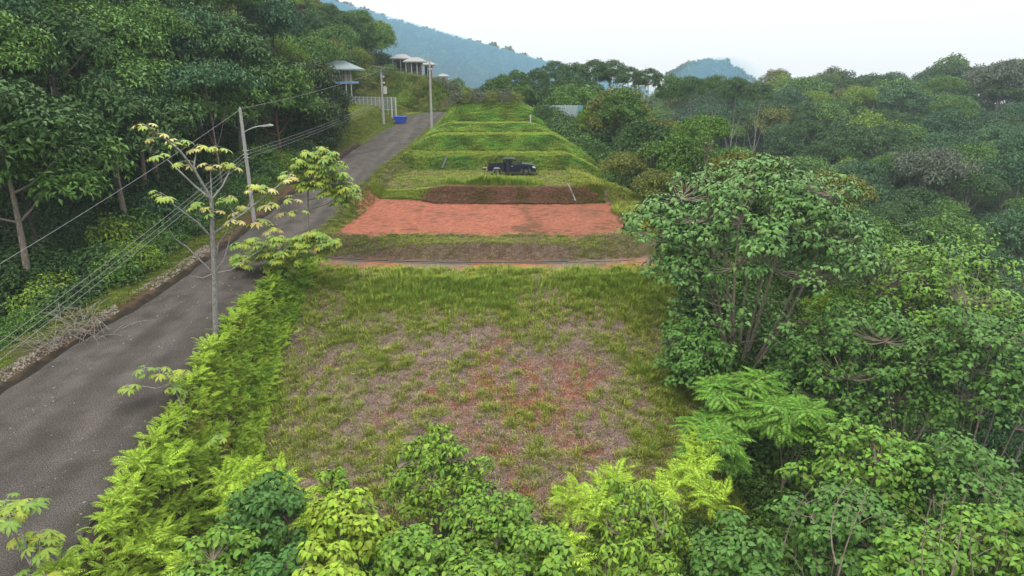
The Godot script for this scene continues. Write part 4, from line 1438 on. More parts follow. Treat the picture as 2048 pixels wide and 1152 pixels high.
func cecropias():
	var ucols := [Color(0.27, 0.30, 0.05), Color(0.20, 0.27, 0.045), Color(0.30, 0.25, 0.08), Color(0.14, 0.22, 0.04), Color(0.36, 0.34, 0.13)]
	var blade := leaf_umbrella(0.46)
	var um := []
	for c in ucols:
		var a := Acc.new()
		a.tint(blade, Transform3D.IDENTITY, store(c))
		um.append(a.mesh())
	var g_cols := [Color(0.16, 0.23, 0.03), Color(0.11, 0.19, 0.03), Color(0.20, 0.24, 0.03)]
	var gm := []
	for c in g_cols:
		var a := Acc.new()
		a.tint(blade, Transform3D.IDENTITY, store(c))
		gm.append(a.mesh())
	var d := 35.0
	var base := at(431, 642, d)
	base.y = minf(base.y, ground_y(base.x, d))
	var t := thing("cecropia_tree", "tall bare-limbed pale tree with few umbrella leaves beside the road", "tree", base)
	var add_limb := func(tree: Node3D, pts: Array, r0: float, r1: float, called: String, bark: String):
		var loc := []
		for p in pts: loc.append(p - tree.position)
		part(called, wood(loc, taper(r0, r1, loc.size() - 1), 6), M[bark], tree)
	var leaves := func(tree: Node3D, p: Vector3, n: int, meshes: Array, s: float):
		for k in n:
			var az := TAU * k / n + rng.randf_range(-0.4, 0.4)
			var q: Vector3 = p - tree.position + Vector3(cos(az) * 0.42 * s, rng.randf_range(-0.30, 0.12) * s, sin(az) * 0.42 * s)
			var b := Basis(Quaternion(Vector3.UP, Vector3(cos(az) * 0.35, 1, sin(az) * 0.35).normalized())) * Basis(Vector3.UP, rng.randf() * TAU) * Basis.from_scale(Vector3.ONE * s * rng.randf_range(0.75, 1.15))
			part("leaf", meshes[rng.randi() % meshes.size()], M.leaf, tree, Transform3D(b, q))
			part("leaf_stalk", wood([p - tree.position, q], [0.012, 0.008], 4), M.pale_bark, tree)
	add_limb.call(t, px_path([[432, 690], [429, 560], [425, 470], [423, 399]], d), 0.15, 0.10, "trunk", "pale_bark")
	var A := [423, 399]
	var B := [420, 472]
	var C := [427, 547]
	var limbs := [
		[[A, [387, 337], [359, 301], [323, 273], [291, 251]], -2.0, 0.075], [[[387, 337], [391, 312], [395, 290]], 0.6, 0.05], [[A, [445, 372], [458, 345], [462, 331]], 1.2, 0.055], [[A, [422, 370], [421, 337]], 0.5, 0.05],
		[[A, [390, 372], [362, 345], [334, 319]], 1.8, 0.06], [[[359, 301], [352, 290], [357, 282]], 0.3, 0.04], [[B, [395, 445], [350, 412], [323, 392]], -1.5, 0.06], [[B, [455, 447], [490, 425], [519, 401], [548, 378], [576, 357]], 2.0, 0.065],
		[[[455, 447], [470, 430], [452, 402]], 0.8, 0.04], [[C, [437, 486], [450, 470], [459, 452]], 1.0, 0.05], [[C, [448, 520], [462, 470], [480, 420]], 1.5, 0.05], [[C, [373, 493], [350, 478], [338, 458]], -1.0, 0.045], [[C, [405, 556], [380, 552]], -0.6, 0.035],
		[[[490, 425], [500, 405], [507, 380]], 0.5, 0.04], [[C, [462, 540], [520, 500], [545, 470]], 1.2, 0.035],
	]
	for l in limbs:
		add_limb.call(t, px_path(l[0], d, l[1]), l[2], l[2] * 0.45, "limb", "pale_bark")
	var ends := [[291, 251, -2.0, 4], [313, 268, -1.6, 3], [357, 280, 0.2, 4], [395, 288, 0.6, 5], [434, 292, 0.8, 3], [318, 310, 1.8, 5], [367, 322, 0.5, 4], [421, 330, 0.5, 4], [460, 328, 1.2, 5], [321, 385, -1.5, 5], [396, 408, 0.0, 4], [427, 418, 0.0, 4], [452, 396, 0.8, 5], [480, 415, 1.5, 5], [507, 372, 0.5, 5], [530, 372, 1.2, 4], [576, 352, 2.0, 5], [583, 390, 2.0, 3], [535, 408, 1.2, 4], [572, 425, 1.8, 3], [470, 440, 0.6, 4], [596, 425, 2.0, 2], [545, 455, 1.2, 5], [515, 440, 1.0, 4]]
	for e in ends:
		leaves.call(t, at(e[0], e[1], d + e[2]), e[3], um, 0.95)
	# the two denser ones further up, and the saplings: [label, d, trunk path, crown points, meshes, size]
	var others := [
		["yellow-green umbrella-leaved tree hanging over the upper road", 48.5, [[618, 505], [616, 440], [616, 375], [630, 335]], [[600, 320], [618, 305], [640, 298], [660, 305], [676, 325], [600, 345], [625, 340], [650, 345], [672, 350], [690, 365], [640, 365], [660, 375], [688, 395], [610, 365], [655, 325], [580, 345], [700, 375]], gm, 1.15, [[617, 400, 660, 380], [617, 420, 690, 385]]],
		["spreading green umbrella-leaved tree where ferns meet the ledge", 44.5, [[562, 640], [560, 575], [556, 520], [552, 490]], [[480, 490], [505, 480], [530, 485], [552, 475], [575, 480], [600, 470], [625, 465], [645, 470], [665, 478], [520, 500], [545, 510], [585, 500], [612, 490], [650, 495], [540, 530], [570, 520], [475, 515]], gm, 1.0, [[556, 520, 490, 490], [556, 515, 650, 475], [556, 525, 600, 480]]],
		["thin pale sapling with few leaves rising from the ferns", 28.0, [[398, 965], [385, 900], [372, 835], [345, 765], [325, 745]], [[290, 735], [318, 738], [340, 748], [350, 775], [360, 740], [256, 768], [432, 872]], gm, 0.75, [[372, 838, 345, 840], [385, 890, 350, 850], [385, 895, 400, 830], [340, 770, 285, 772]]],
		["young umbrella-leaved plant at the road's lower right edge", 18.0, [[60, 1180], [62, 1120], [40, 1060]], [[10, 1000], [35, 1010], [60, 1005], [15, 1040], [75, 1065], [50, 1080], [95, 1075], [80, 1095], [60, 1150], [90, 1150], [20, 1030]], gm, 0.8, [[62, 1120, 80, 1075], [62, 1130, 15, 1040]]],
	]
	for o in others:
		var dd: float = o[1]
		var p0 := at(o[2][0][0], o[2][0][1], dd)
		p0.y = minf(p0.y, ground_y(p0.x, dd))
		var tt := thing("cecropia_tree", o[0], "tree", p0)
		var path := px_path(o[2], dd)
		path[0] = p0 + Vector3(0, -0.2, 0)
		add_limb.call(tt, path, 0.07 if dd > 30.0 else 0.045, 0.03, "trunk", "pale_bark" if dd < 30.0 else "bark")
		for l in o[6]:
			add_limb.call(tt, [at(l[0], l[1], dd), at((l[0] + l[2]) / 2.0, (l[1] + l[3]) / 2.0 + 6, dd + 0.3), at(l[2], l[3], dd + rng.randf_range(-0.6, 0.6))], 0.035, 0.015, "limb", "pale_bark" if dd < 30.0 else "bark")
		for e in o[3]:
			leaves.call(tt, at(e[0], e[1], dd + rng.randf_range(-1.0, 1.0)), 13 if dd > 40.0 else 5, o[4], o[5])
			if dd > 40.0: leaves.call(tt, at(e[0] + rng.randf_range(-12, 12), e[1] + rng.randf_range(2, 22), dd + rng.randf_range(-1.2, 1.2)), 8, o[4], o[5])

# ---------------------------------------------------------------- built things
func built_things():
	poles()
	truck(Vector3(-0.1, ground_y(-0.1, 74.2) + 0.02, -74.2))
	houses()
	fences()

func pole(label: String, p: Vector3, h: float, called := "utility_pole") -> Node3D:
	var t := thing(called, label, "pole", p)
	part("pole_shaft", wood([Vector3(0, -0.6, 0), Vector3(0, h * 0.5, 0), Vector3(0, h, 0)], [0.17, 0.14, 0.11], 10), M.concrete, t)
	return t

func poles():
	var p1 := Vector3(-21.5, ground_y(-21.5, 56.0), -56.0)
	var h1: float = at(490, 217, 56.0).y - p1.y
	var t := pole("concrete lamp pole leaning beside the road's left verge", p1, h1)
	t.rotation.z = 0.012
	part("lamp_arm", wood(bend(Vector3(0, h1 - 1.9, 0), Vector3(1.9, h1 - 1.35, 0.3), Vector3(0, 0.15, 0), 4), taper(0.035, 0.03, 4), 6), M.steel, t)
	part("lamp_head", slab(PackedVector2Array([Vector2(1.8, h1 - 1.42), Vector2(2.55, h1 - 1.36), Vector2(2.6, h1 - 1.3), Vector2(2.3, h1 - 1.2), Vector2(1.85, h1 - 1.26)]), 0.15, 0.42), M.concrete, t)
	part("pole_cap", wood([Vector3(0, h1, 0), Vector3(0, h1 + 0.12, 0)], [0.06, 0.04], 8), M.steel, t)
	for y in [h1 - 3.3, h1 - 3.6, h1 - 3.85]:
		part("bracket", box_mesh(Vector3(-0.22, y - 0.03, -0.04), Vector3(0.24, y + 0.03, 0.04), 0.01), M.steel, t)
	var p2 := at(864, 266, 92.5)
	p2.y = ground_y(p2.x, 92.5)
	var h2: float = at(862, 113, 92.5).y - p2.y
	var t2 := pole("tall grey pole between the road and the mound", p2, h2)
	part("bracket", box_mesh(Vector3(-0.2, h2 - 1.6, -0.06), Vector3(0.3, h2 - 1.45, 0.06), 0.02), M.steel, t2)
	var p3 := at(768, 250, 98.0)
	p3.y = ground_y(p3.x, 98.0)
	var h3: float = at(766, 137, 98.0).y - p3.y
	var t3 := pole("transformer pole on the lawn before the fence", p3, h3)
	part("transformer", wood([Vector3(0.42, h3 - 3.35, 0.1), Vector3(0.42, h3 - 3.3, 0.1), Vector3(0.42, h3 - 2.45, 0.1), Vector3(0.42, h3 - 2.35, 0.1)], [0.24, 0.27, 0.27, 0.15], 12), M.white, t3)
	for y in [h3 - 1.1, h3 - 1.9]:
		part("insulator", wood([Vector3(0.12, y, 0), Vector3(0.3, y, 0), Vector3(0.32, y, 0), Vector3(0.44, y, 0)], [0.05, 0.16, 0.16, 0.05], 8), M.white, t3)
	var t4 := thing("solar_panel", "flat solar panel on top of the transformer pole", "panel", p3 + Vector3(0, h3, 0))
	part("panel_board", box_mesh(Vector3(-1.2, 0.12, -0.5), Vector3(1.5, 0.18, 0.5), 0.01), M.bark, t4, Transform3D(Basis(Vector3(0, 0, 1), -0.12), Vector3(0, 0.05, 0)))
	part("panel_mount", box_mesh(Vector3(-0.05, -0.02, -0.05), Vector3(0.05, 0.2, 0.05), 0.01), M.steel, t4)
	var p5 := at(912, 195, 150.0)
	p5.y = ground_y(p5.x, 150.0)
	pole("thin far pole on the ridge beyond the bank", p5, at(912, 137, 150.0).y - p5.y)
	# the pole the wires run down to, left of the frame
	var p6 := Vector3(-26.6, ground_y(-26.6, 22.0), -22.0)
	var t6 := pole("concrete pole at the lower end of the wires", p6, 9.0)
	t6.name = "utility_pole_lower"
	t6.name = numbered("utility_pole")
	# wires
	var a := Vector3(p1.x, p1.y + h1, p1.z)
	var near := at(0, 515, 31.0)
	var far_top := p3 + Vector3(0, h3 - 0.2, 0)
	var low := a + Vector3(0.15, -3.35, 0)
	var ends := [[a, near + (near - a) * 0.35, "topmost wire running down from the lamp pole"], [a, far_top, "single wire from the lamp pole top to the transformer pole"]]
	for k in 3:
		var s: Vector3 = a + Vector3(0.1, -3.3 - 0.28 * k, 0)
		var e := at(0, 672 + 18 * k, 31.0 - 0.3 * k)
		ends.append([s, e + (e - s) * 0.35, "%s of the three bundled wires running down along the verge" % ["upper", "middle", "lower"][k]])
		ends.append([s, p3 + Vector3(0.1, h3 - 3.9 - 0.25 * k, 0), "%s of the three bundled wires going up to the transformer pole" % ["upper", "middle", "lower"][k]])
	for w in ends:
		var o := part("power_wire", wood(bend(w[0], w[1], Vector3(0, -0.35, 0), 12), taper(0.014, 0.014, 12), 5), M.wire, self)
		tag(o, w[2], "wire", "wires along the road")

func truck(p: Vector3):
	var paint := mat(Color(0.006, 0.011, 0.028), 0.3, 0.0, 0.35)
	paint.clearcoat_enabled = true
	paint.clearcoat = 0.35
	paint.clearcoat_roughness = 0.12
	var glass := mat(Color(0.02, 0.025, 0.03), 0.05, 0.0, 0.5)
	glass.transparency = BaseMaterial3D.TRANSPARENCY_ALPHA
	glass.albedo_color.a = 0.35
	var trim := mat(Color(0.015, 0.015, 0.016), 0.6)
	var lamp := mat(Color(0.55, 0.57, 0.58), 0.15, 0.1, 0.8)
	var red := mat(Color(0.35, 0.02, 0.015), 0.25)
	var chrome := mat(Color(0.5, 0.5, 0.5), 0.2, 0.9)
	var t := thing("pickup_truck", "dark navy extended-cab pickup truck parked on the grass terrace", "truck", p)
	# nose towards +x; y from the ground
	var hw := 0.88
	part("body", slab(PackedVector2Array([Vector2(-0.85, 0.42), Vector2(1.0, 0.42), Vector2(1.08, 0.62), Vector2(1.3, 0.86), Vector2(1.6, 0.92), Vector2(1.9, 0.86), Vector2(2.08, 0.62), Vector2(2.1, 0.45), Vector2(2.52, 0.48), Vector2(2.6, 0.62), Vector2(2.58, 0.92), Vector2(2.45, 1.06), Vector2(1.35, 1.17), Vector2(-0.85, 1.12)]), -hw, hw), paint, t)
	part("hood", slab(PackedVector2Array([Vector2(1.2, 1.14), Vector2(2.45, 1.04), Vector2(2.4, 1.1), Vector2(1.9, 1.19), Vector2(1.2, 1.25)]), -hw + 0.08, hw - 0.08), paint, t)
	# bed: floor, two sides, tailgate
	part("bed_floor", box_mesh(Vector3(-2.5, 0.62, -hw + 0.05), Vector3(-0.87, 0.72, hw - 0.05)), trim, t)
	for s in [-1.0, 1.0]:
		var z0: float = hw - 0.07 if s > 0 else -hw
		part("bed_side", slab(PackedVector2Array([Vector2(-2.5, 0.5), Vector2(-2.0, 0.5), Vector2(-1.95, 0.72), Vector2(-1.75, 0.88), Vector2(-1.5, 0.93), Vector2(-1.25, 0.88), Vector2(-1.05, 0.72), Vector2(-1.0, 0.45), Vector2(-0.88, 0.45), Vector2(-0.88, 1.14), Vector2(-2.5, 1.12)]), z0, z0 + 0.07), paint, t)
		part("tail_light", box_mesh(Vector3(-2.56, 0.78, s * (hw - 0.09) - 0.09), Vector3(-2.44, 1.08, s * (hw - 0.09) + 0.095), 0.01), red, t)
		part("headlight", slab(PackedVector2Array([Vector2(2.3, 0.86), Vector2(2.6, 0.8), Vector2(2.56, 0.95), Vector2(2.42, 1.02), Vector2(2.25, 1.0)]), s * (hw - 0.12) - 0.14, s * (hw - 0.12) + 0.135), lamp, t)
		part("mirror", box_mesh(Vector3(0.78, 1.16, s * (hw + 0.12) - 0.1), Vector3(0.9, 1.34, s * (hw + 0.12) + 0.1), 0.03), paint, t)
		part("sill_step", box_mesh(Vector3(-0.7, 0.33, s * (hw - 0.02) - 0.07), Vector3(0.95, 0.4, s * (hw - 0.02) + 0.07), 0.015), trim, t)
	part("tailgate", box_mesh(Vector3(-2.55, 0.55, -hw + 0.16), Vector3(-2.48, 1.13, hw - 0.16), 0.015), paint, t)
	part("rear_bumper", box_mesh(Vector3(-2.68, 0.45, -hw), Vector3(-2.5, 0.62, hw), 0.03), chrome, t)
	part("front_bumper", box_mesh(Vector3(2.42, 0.4, -hw), Vector3(2.66, 0.68, hw), 0.06), paint, t)
	part("grille", box_mesh(Vector3(2.56, 0.72, -0.42), Vector3(2.62, 0.98, 0.42), 0.01), chrome, t)
	# cab: pillars and roof round dark glass
	part("cab_roof", slab(PackedVector2Array([Vector2(-0.82, 1.66), Vector2(0.35, 1.68), Vector2(0.42, 1.72), Vector2(0.2, 1.77), Vector2(-0.7, 1.77), Vector2(-0.85, 1.72)]), -hw + 0.14, hw - 0.14), paint, t)
	part("rear_window", slab(PackedVector2Array([Vector2(-0.84, 1.1), Vector2(-0.79, 1.1), Vector2(-0.79, 1.67), Vector2(-0.84, 1.67)]), -hw + 0.2, hw - 0.2), glass, t)
	part("windscreen", slab(PackedVector2Array([Vector2(1.12, 1.17), Vector2(1.19, 1.17), Vector2(0.44, 1.70), Vector2(0.38, 1.68)]), -hw + 0.16, hw - 0.16), glass, t)
	part("seat", box_mesh(Vector3(-0.2, 1.0, -0.6), Vector3(0.1, 1.5, 0.6), 0.06), trim, t)
	for s in [-1.0, 1.0]:
		var z0: float = hw - 0.16 if s > 0 else -hw + 0.06
		part("pillar", slab(PackedVector2Array([Vector2(-0.85, 1.1), Vector2(-0.68, 1.1), Vector2(-0.66, 1.7), Vector2(-0.85, 1.7)]), z0, z0 + 0.1), paint, t)
		part("pillar", slab(PackedVector2Array([Vector2(-0.22, 1.1), Vector2(-0.1, 1.1), Vector2(-0.1, 1.7), Vector2(-0.22, 1.7)]), z0, z0 + 0.1), paint, t)
		part("pillar", slab(PackedVector2Array([Vector2(1.16, 1.15), Vector2(1.26, 1.15), Vector2(0.44, 1.72), Vector2(0.33, 1.70)]), z0, z0 + 0.1), paint, t)
		part("window", slab(PackedVector2Array([Vector2(-0.68, 1.13), Vector2(-0.22, 1.13), Vector2(-0.22, 1.66), Vector2(-0.66, 1.66)]), z0 + 0.03, z0 + 0.05), glass, t)
		if s < 0: part("window", slab(PackedVector2Array([Vector2(-0.1, 1.13), Vector2(1.14, 1.14), Vector2(0.36, 1.66), Vector2(-0.1, 1.66)]), z0 + 0.03, z0 + 0.05), glass, t)
	var door := part("door", slab(PackedVector2Array([Vector2(-0.12, 0.45), Vector2(0.98, 0.45), Vector2(1.1, 0.7), Vector2(1.12, 1.13), Vector2(-0.12, 1.12)]), hw + 0.002, hw + 0.022), paint, t)
	part("handle", box_mesh(Vector3(0.0, 0.98, hw + 0.02), Vector3(0.2, 1.03, hw + 0.05), 0.01), chrome, door)
	# the small rear door stands open, showing the dark cab
	var rear := part("rear_door", slab(PackedVector2Array([Vector2(0.0, 0.45), Vector2(0.5, 0.45), Vector2(0.5, 1.68), Vector2(0.02, 1.68)]), 0.0, 0.05), paint, t, Transform3D(Basis(Vector3.UP, -1.15), Vector3(-0.72, 0, hw)))
	tag(rear, "rear half door standing open")
	part("window", slab(PackedVector2Array([Vector2(0.06, 1.14), Vector2(0.44, 1.14), Vector2(0.44, 1.62), Vector2(0.07, 1.62)]), 0.052, 0.06), glass, rear)
	part("door_opening", slab(PackedVector2Array([Vector2(-0.66, 0.5), Vector2(-0.16, 0.5), Vector2(-0.16, 1.1), Vector2(-0.66, 1.1)]), hw + 0.003, hw + 0.012), trim, t)
	for wx in [-1.5, 1.6]:
		for s in [-1.0, 1.0]:
			var w := Node3D.new()
			w.name = numbered("wheel", str(t.get_instance_id()))
			t.add_child(w)
			w.position = Vector3(wx, 0.37, s * (hw - 0.1))
			part("tyre", wood([Vector3(0, 0, -0.12), Vector3(0, 0, -0.1), Vector3(0, 0, 0.1), Vector3(0, 0, 0.12)], [0.32, 0.37, 0.37, 0.32], 20), M.rubber, w)
			part("rim", wood([Vector3(0, 0, -0.125 * s), Vector3(0, 0, 0.126 * s), Vector3(0, 0, 0.135 * s)], [0.2, 0.21, 0.16], 14), M.alloy, w)
	var plank := part("plank", box_mesh(Vector3(-0.9, 0, -0.12), Vector3(0.9, 0.04, 0.12), 0.005), M.white, self, Transform3D(Basis(Vector3(0, 0, 1), -0.04), p + Vector3(-2.15, 0.74, 0.2)))
	tag(plank, "pale board sticking out of the truck's bed", "plank")

func hip_roof(w: float, l: float, h: float, eave: float, ridge := 0.35) -> ArrayMesh:
	var a := Acc.new()
	var e := [Vector3(-w - eave, 0, -l - eave), Vector3(w + eave, 0, -l - eave), Vector3(w + eave, 0, l + eave), Vector3(-w - eave, 0, l + eave)]
	var r0 := Vector3(-w * ridge, h, 0)
	var r1 := Vector3(w * ridge, h, 0)
	quad(a, e[3], r0, r1, e[2])
	quad(a, e[1], r1, r0, e[0])
	a.v.append_array([e[0], r0, e[3], e[2], r1, e[1]])
	var f := Vector3(0, -0.22, 0)
	for k in 4:
		quad(a, e[k], e[(k + 1) % 4], e[(k + 1) % 4] + f, e[k] + f)
	quad(a, e[0] + f, e[1] + f, e[2] + f, e[3] + f)
	return a.mesh()

func houses():
	var roof_blue := mat(Color(0.13, 0.175, 0.18), 0.7)
	var roof_white := mat(Color(0.19, 0.195, 0.195), 0.75)
	var wall := mat(Color(0.15, 0.125, 0.10), 0.85)
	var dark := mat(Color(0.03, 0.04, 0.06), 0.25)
	var blue := mat(Color(0.12, 0.25, 0.42), 0.7)
	# first house: raised, balcony towards the road, hipped roof
	var d := 112.0
	var c := at(684, 200, d)
	var g := ground_y(c.x, d)
	var t := thing("house", "two-storey house with pale hipped roof behind the vine-hung trees", "house", Vector3(c.x, g, -d))
	var eave: float = at(690, 138, d).y - g
	var deck: float = at(690, 163, d).y - g
	part("roof", hip_roof(2.4, 2.6, 1.25, 0.8, 0.3), roof_blue, t, Transform3D(Basis(), Vector3(0, eave, 0)))
	part("wall", box_mesh(Vector3(-2.3, deck, -2.4), Vector3(1.3, eave - 0.1, 2.0), 0.02), wall, t)
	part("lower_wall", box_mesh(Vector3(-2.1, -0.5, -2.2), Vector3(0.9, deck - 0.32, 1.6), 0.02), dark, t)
	part("balcony_slab", box_mesh(Vector3(-2.5, deck - 0.32, -2.5), Vector3(2.3, deck, 2.5), 0.03), blue, t)
	for x in [-2.3, 1.35, 2.15]:
		part("post", box_mesh(Vector3(x - 0.06, -0.4, 2.28), Vector3(x + 0.06, eave - 0.05, 2.4), 0.01), M.white, t)
	var rail := part("railing", box_mesh(Vector3(-2.3, deck + 0.95, 2.3), Vector3(2.25, deck + 1.0, 2.36), 0.01), M.steel, t)
	for k in 15:
		part("baluster", box_mesh(Vector3(-2.2 + k * 0.31, deck, 2.315), Vector3(-2.17 + k * 0.31, deck + 0.95, 2.345)), M.steel, rail)
	for x in [-1.5, 0.2]:
		var w := part("window", box_mesh(Vector3(x - 0.45, deck + 0.8, 2.0), Vector3(x + 0.45, deck + 1.9, 2.04), 0.01), dark, t)
		part("frame", box_mesh(Vector3(x - 0.55, deck + 0.7, 1.99), Vector3(x + 0.55, deck + 0.8, 2.06), 0.01), M.white, w)
	# houses on the ridge
	var far := [[803, 107, 117, 152.0, 1.9, 2.0, 3, "upper ridge house with pale roof beside the hill's trees"], [830, 113, 123, 149.0, 1.9, 2.0, 4, "ridge house with white hipped roof and dark railing"], [856, 122, 129, 154.0, 1.3, 1.6, 3, "small pale-roofed ridge house behind the tall pole"], [886, 148, 152, 150.0, 0.9, 1.0, 2, "low white hut at the ridge's lower end"]]
	for q in far:
		var top := at(q[0], q[1], q[3])
		var ev := at(q[0], q[2], q[3])
		var gy := ground_y(top.x, q[3])
		var b := minf(gy, ev.y - 2.3)
		var hs := thing("house", q[7], "house", Vector3(top.x, b, -q[3]), "houses on the ridge")
		var eh: float = ev.y - b
		part("roof", hip_roof(q[4], q[5], maxf(0.45, (top.y - ev.y) * 0.85), 0.35, 0.45), roof_white, hs, Transform3D(Basis(), Vector3(0, eh, 0)))
		part("wall", box_mesh(Vector3(-q[4] + 0.6, -0.5, -q[5] + 0.3), Vector3(q[4] - 0.6, eh - 0.1, q[5] - 1.2), 0.02), wall, hs)
		for k in q[6]:
			var x: float = lerpf(-q[4] + 0.2, q[4] - 0.2, float(k) / (q[6] - 1))
			part("post", box_mesh(Vector3(x - 0.09, -0.6, q[5] - 0.3), Vector3(x + 0.09, eh - 0.05, q[5] - 0.12), 0.01), M.white, hs)
		part("window", box_mesh(Vector3(-q[4] * 0.5, eh - 1.9, q[5] - 1.2), Vector3(q[4] * 0.4, eh - 0.7, q[5] - 1.16), 0.01), dark, hs)
		var rl := part("railing", box_mesh(Vector3(-q[4], eh - 2.0, q[5] - 0.2), Vector3(q[4], eh - 1.94, q[5] - 0.14), 0.01), dark, hs)
		for k in 12:
			part("baluster", box_mesh(Vector3(-q[4] + k * q[4] / 6.0, eh - 2.7, q[5] - 0.19), Vector3(-q[4] + k * q[4] / 6.0 + 0.05, eh - 2.0, q[5] - 0.15)), dark, rl)

func fences():
	# pale wire-and-post fence round the yard
	var mesh_mat := mat(Color(0.15, 0.18, 0.24), 0.6, 0.2)
	var a := at(697, 219, 106.0)
	var b := at(792, 222, 104.0)
	var t := thing("yard_fence", "pale post-and-panel yard fence above the lawn", "fence", Vector3(a.x, 0, a.z))
	var n := 12
	for k in n + 1:
		var f := float(k) / n
		var x := lerpf(a.x, b.x, f)
		var d := lerpf(106.0, 104.0, f)
		var y := lerpf(a.y, b.y, f)
		var wide := 0.07 if k < n - 1 else 0.2
		part("post", box_mesh(Vector3(-wide / 2, minf(-0.2, ground_y(x, d) - y - 0.2), -0.05), Vector3(wide / 2, 1.95, 0.05), 0.01), M.white, t, Transform3D(Basis(), Vector3(x, y, -d) - t.position))
		if k < n:
			var x2 := lerpf(a.x, b.x, (k + 1.0) / n)
			var d2 := lerpf(106.0, 104.0, (k + 1.0) / n)
			var y2 := lerpf(a.y, b.y, (k + 1.0) / n)
			for h in [0.15, 1.5, 1.85]:
				part("rail", wood([Vector3(x, y + h, -d) - t.position, Vector3(x2, y2 + h, -d2) - t.position], [0.03, 0.03], 5), M.white, t)
			for j in range(1, 6):
				var g := j / 6.0
				part("bar", wood([Vector3(lerpf(x, x2, g), lerpf(y, y2, g) + 0.1, -lerpf(d, d2, g)) - t.position, Vector3(lerpf(x, x2, g), lerpf(y, y2, g) + 1.85, -lerpf(d, d2, g)) - t.position], [0.026, 0.026], 4), mesh_mat, t)
	# teal sheet fence beyond the mound
	var teal := mat(Color(0.10, 0.26, 0.30), 0.5, 0.2)
	var pale := mat(Color(0.26, 0.33, 0.36), 0.5, 0.2)
	var p := at(1082, 226, 104.0)
	var q := at(1166, 226, 104.0)
	var s := thing("sheet_fence", "teal and grey metal sheet fence among the trees beyond the mound", "fence", Vector3(p.x, p.y - 2.5, -104.0))
	for k in 7:
		var x := lerpf(p.x, q.x, k / 7.0) - p.x
		var w := (q.x - p.x) / 7.0
		part("panel", box_mesh(Vector3(x + 0.02, 0.0, -0.02), Vector3(x + w - 0.02, 3.6, 0.02), 0.005), teal if k in [0, 1, 6] else pale, s)
		part("post", box_mesh(Vector3(x - 0.05, -3.0, 0.03), Vector3(x + 0.05, 3.65, 0.12), 0.01), M.steel, s)
	# white marker post on the mound's right edge
	var m := at(1061, 247, 90.0)
	m.y = ground_y(m.x, 90.0)
	var mk := thing("marker_post", "white boundary post at the mound's right edge", "post", m)
	part("post_shaft", box_mesh(Vector3(-0.08, -0.4, -0.08), Vector3(0.08, 1.1, 0.08), 0.015), M.white, mk)
	part("post_cap", box_mesh(Vector3(-0.09, 1.1, -0.09), Vector3(0.09, 1.15, 0.09), 0.01), M.concrete, mk)
	# blue skip
	var blue := mat(Color(0.004, 0.035, 0.30), 0.5)
	var sk := at(801, 238, 101.0)
	sk.y = ground_y(sk.x, 101.0)
	var bin := thing("waste_skip", "bright blue waste skip by the fence corner", "skip", sk)
	part("tub", slab(PackedVector2Array([Vector2(-0.6, 0.12), Vector2(0.55, 0.12), Vector2(0.95, 0.95), Vector2(-1.0, 0.95)]), -0.6, 0.6), blue, bin)
	part("rim", box_mesh(Vector3(-1.04, 0.95, -0.64), Vector3(0.99, 1.02, 0.64), 0.01), blue, bin)
	for x in [-0.45, 0.4]:
		part("foot", box_mesh(Vector3(x - 0.1, -0.1, -0.5), Vector3(x + 0.1, 0.12, 0.5), 0.01), M.rubber, bin)

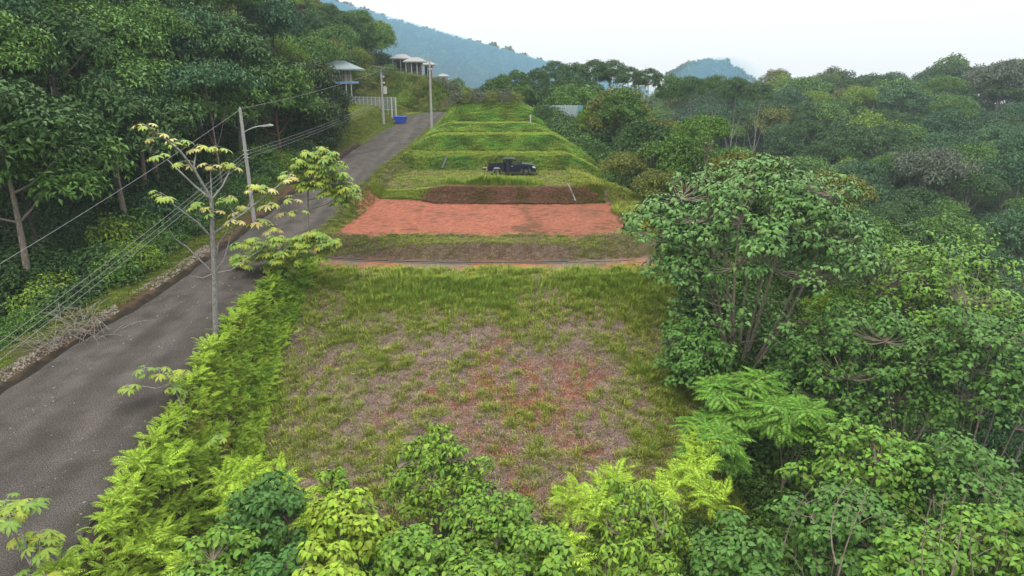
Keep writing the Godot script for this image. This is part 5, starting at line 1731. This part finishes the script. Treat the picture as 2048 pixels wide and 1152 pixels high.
# ---------------------------------------------------------------- small things
func small_things():
	# drain pipes along the ledge's inner edge
	for k in 2:
		var pts := []
		var x := -14.2
		while x <= (4.5 if k == 0 else 9.4):
			var d := 50.55 - shift(x, 49.5) - 0.16 * k
			pts.append(Vector3(x, ground_y(x, d) + 0.07 + 0.02 * nfine.get_noise_1d(x * 3.0), -d))
			x += 0.45
		var r := []
		for p in pts: r.append(0.045 if k == 0 else 0.028)
		var o := part("drain_pipe", wood(pts, r, 7), M.pipe if k == 0 else M.grey_pipe, self)
		tag(o, "thick black drain pipe along the foot of the bank below the pad" if k == 0 else "thinner grey pipe lying beside the black drain pipe", "pipe", "pipes on the ledge")
	# downpipe on the bank above the pad, right end
	var dp := []
	for q in [[1137, 382, 67.9], [1141, 388, 67.3], [1147, 397, 66.6], [1151, 407, 66.0]]:
		var p := at(q[0], q[1], q[2])
		p.y = ground_y(p.x, q[2]) + 0.15
		dp.append(p)
	tag(part("drain_pipe", wood(dp, taper(0.1, 0.1, 3), 8), M.grey_pipe, self), "pale pipe running down the bank at the pad's right corner", "pipe")
	# black hose down the first terrace bank, and one beside the road
	var hose := []
	for q in [[893, 316, 78.2], [889, 325, 77.4], [884, 337, 76.4]]:
		var p := at(q[0], q[1], q[2])
		hose.append(Vector3(p.x, ground_y(p.x, q[2]) + 0.12, -q[2]))
	tag(part("drain_pipe", wood(hose, taper(0.13, 0.13, 2), 7), M.pipe, self), "black pipe down the lowest mound bank left of the truck", "pipe")
	var side := []
	for k in 14:
		var d := 66.0 + k * 0.9
		var x := lut(RR, d) + 0.9
		side.append(Vector3(x, ground_y(x, d) + 0.05, -d))
	tag(part("drain_pipe", wood(side, taper(0.07, 0.07, 13), 7), M.pipe, self), "black pipe along the roadside beside the truck's terrace", "pipe")
	# stones on and beside the road
	var st := Acc.new()
	var sph := SphereMesh.new()
	sph.radial_segments = 7
	sph.rings = 4
	sph.radius = 0.5
	sph.height = 0.7
	var stones := []
	for i in 9000:
		var d := rng.randf_range(14.0, 80.0)
		var f := rng.randf()
		var x := lerpf(lut(RL, d) + 0.1, lut(RR, d) - 0.1, f)
		var s := 0.025 + 0.085 * pow(rng.randf(), 7.0)
		stones.append([Transform3D(Basis(Vector3.UP, rng.randf() * TAU) * Basis.from_scale(Vector3(s * rng.randf_range(0.7, 1.5), s, s)), Vector3(x, lut(RY, d) + 0.09 - 0.07 * absf(2.0 * f - 1.0), -d)), Color.WHITE * rng.randf_range(0.35, 1.1)])
	for i in 2600:
		var d := rng.randf_range(20.0, 50.0)
		var x := lut(RL, d) - 0.75 - rng.randf() * 0.9
		if nz.get_noise_2d(x, d * 1.4) < -0.1 and d > 34.0: continue
		var s := rng.randf_range(0.05, 0.16)
		stones.append([Transform3D(Basis(Vector3(rng.randf(), 1, rng.randf()).normalized(), rng.randf() * TAU) * Basis.from_scale(Vector3(s * rng.randf_range(0.7, 1.6), s * 0.7, s)), Vector3(x, ground_y(x, d) + s * 0.15, -d)), Color(1.0, 0.93, 0.82) * rng.randf_range(0.4, 1.2)])
	var sm := mat(Color(0.17, 0.16, 0.145), 0.9)
	sm.vertex_color_use_as_albedo = true
	scatter("gravel", "loose stones on the road and its left edge", "gravel", sph, sm, stones)
	# heap of cut branches on the verge
	for q in [[130, 620, 35.5], [150, 590, 37.0], [185, 640, 35.0], [90, 660, 33.5]]:
		var p := at(q[0], q[1], q[2])
		p.y = ground_y(p.x, q[2])
		var t := thing("brush_heap", "heap of bare grey branches at the forest edge, %s" % {130: "widest", 150: "farthest up the verge", 185: "nearest the road", 90: "lowest on the verge"}[q[0]], "brush heap", p, "cut brush on the verge")
		for k in 26:
			var az := rng.randf() * TAU
			var l := rng.randf_range(0.8, 1.9)
			var o := Vector3(rng.randf_range(-0.8, 0.8), 0.05, rng.randf_range(-0.8, 0.8))
			part("branch", wood(bend(o, o + Vector3(cos(az) * l, rng.randf_range(0.1, 0.9), sin(az) * l), Vector3(0, rng.randf_range(0.1, 0.45), 0), 5), taper(0.022, 0.008, 5), 4), M.pale_bark if k % 3 == 0 else M.bark, t)
	# bare stems in the lower right thicket
	for i in 16:
		var px := 1560.0 + i * 30.0 + rng.randf_range(-8, 8)
		var row := rng.randf_range(930, 1120)
		var d := rng.randf_range(18.0, 24.0)
		var top := at(px, row, d)
		var q := top + Vector3(rng.randf_range(-1.2, 1.2), -rng.randf_range(2.5, 5.0), rng.randf_range(-0.8, 0.8))
		var o := thing("bare_stem", "thin bare stem rising through the lower right thicket, %s from the left" % ordinal(i + 1), "stem", q, "bare stems in the lower right thicket")
		part("stem_shaft", wood(bend(Vector3.ZERO, top - q, Vector3(rng.randf_range(-0.4, 0.4), 0, rng.randf_range(-0.3, 0.3)), 6), taper(0.035, 0.012, 6), 5), M.bark, o)
		for k in 3:
			var f := Vector3.ZERO.lerp(top - q, rng.randf_range(0.45, 0.9))
			part("twig", wood(bend(f, f + Vector3(rng.randf_range(-0.9, 0.9), rng.randf_range(0.2, 0.8), rng.randf_range(-0.6, 0.6)), Vector3(0, 0.08, 0), 3), taper(0.014, 0.006, 3), 4), M.bark, o)
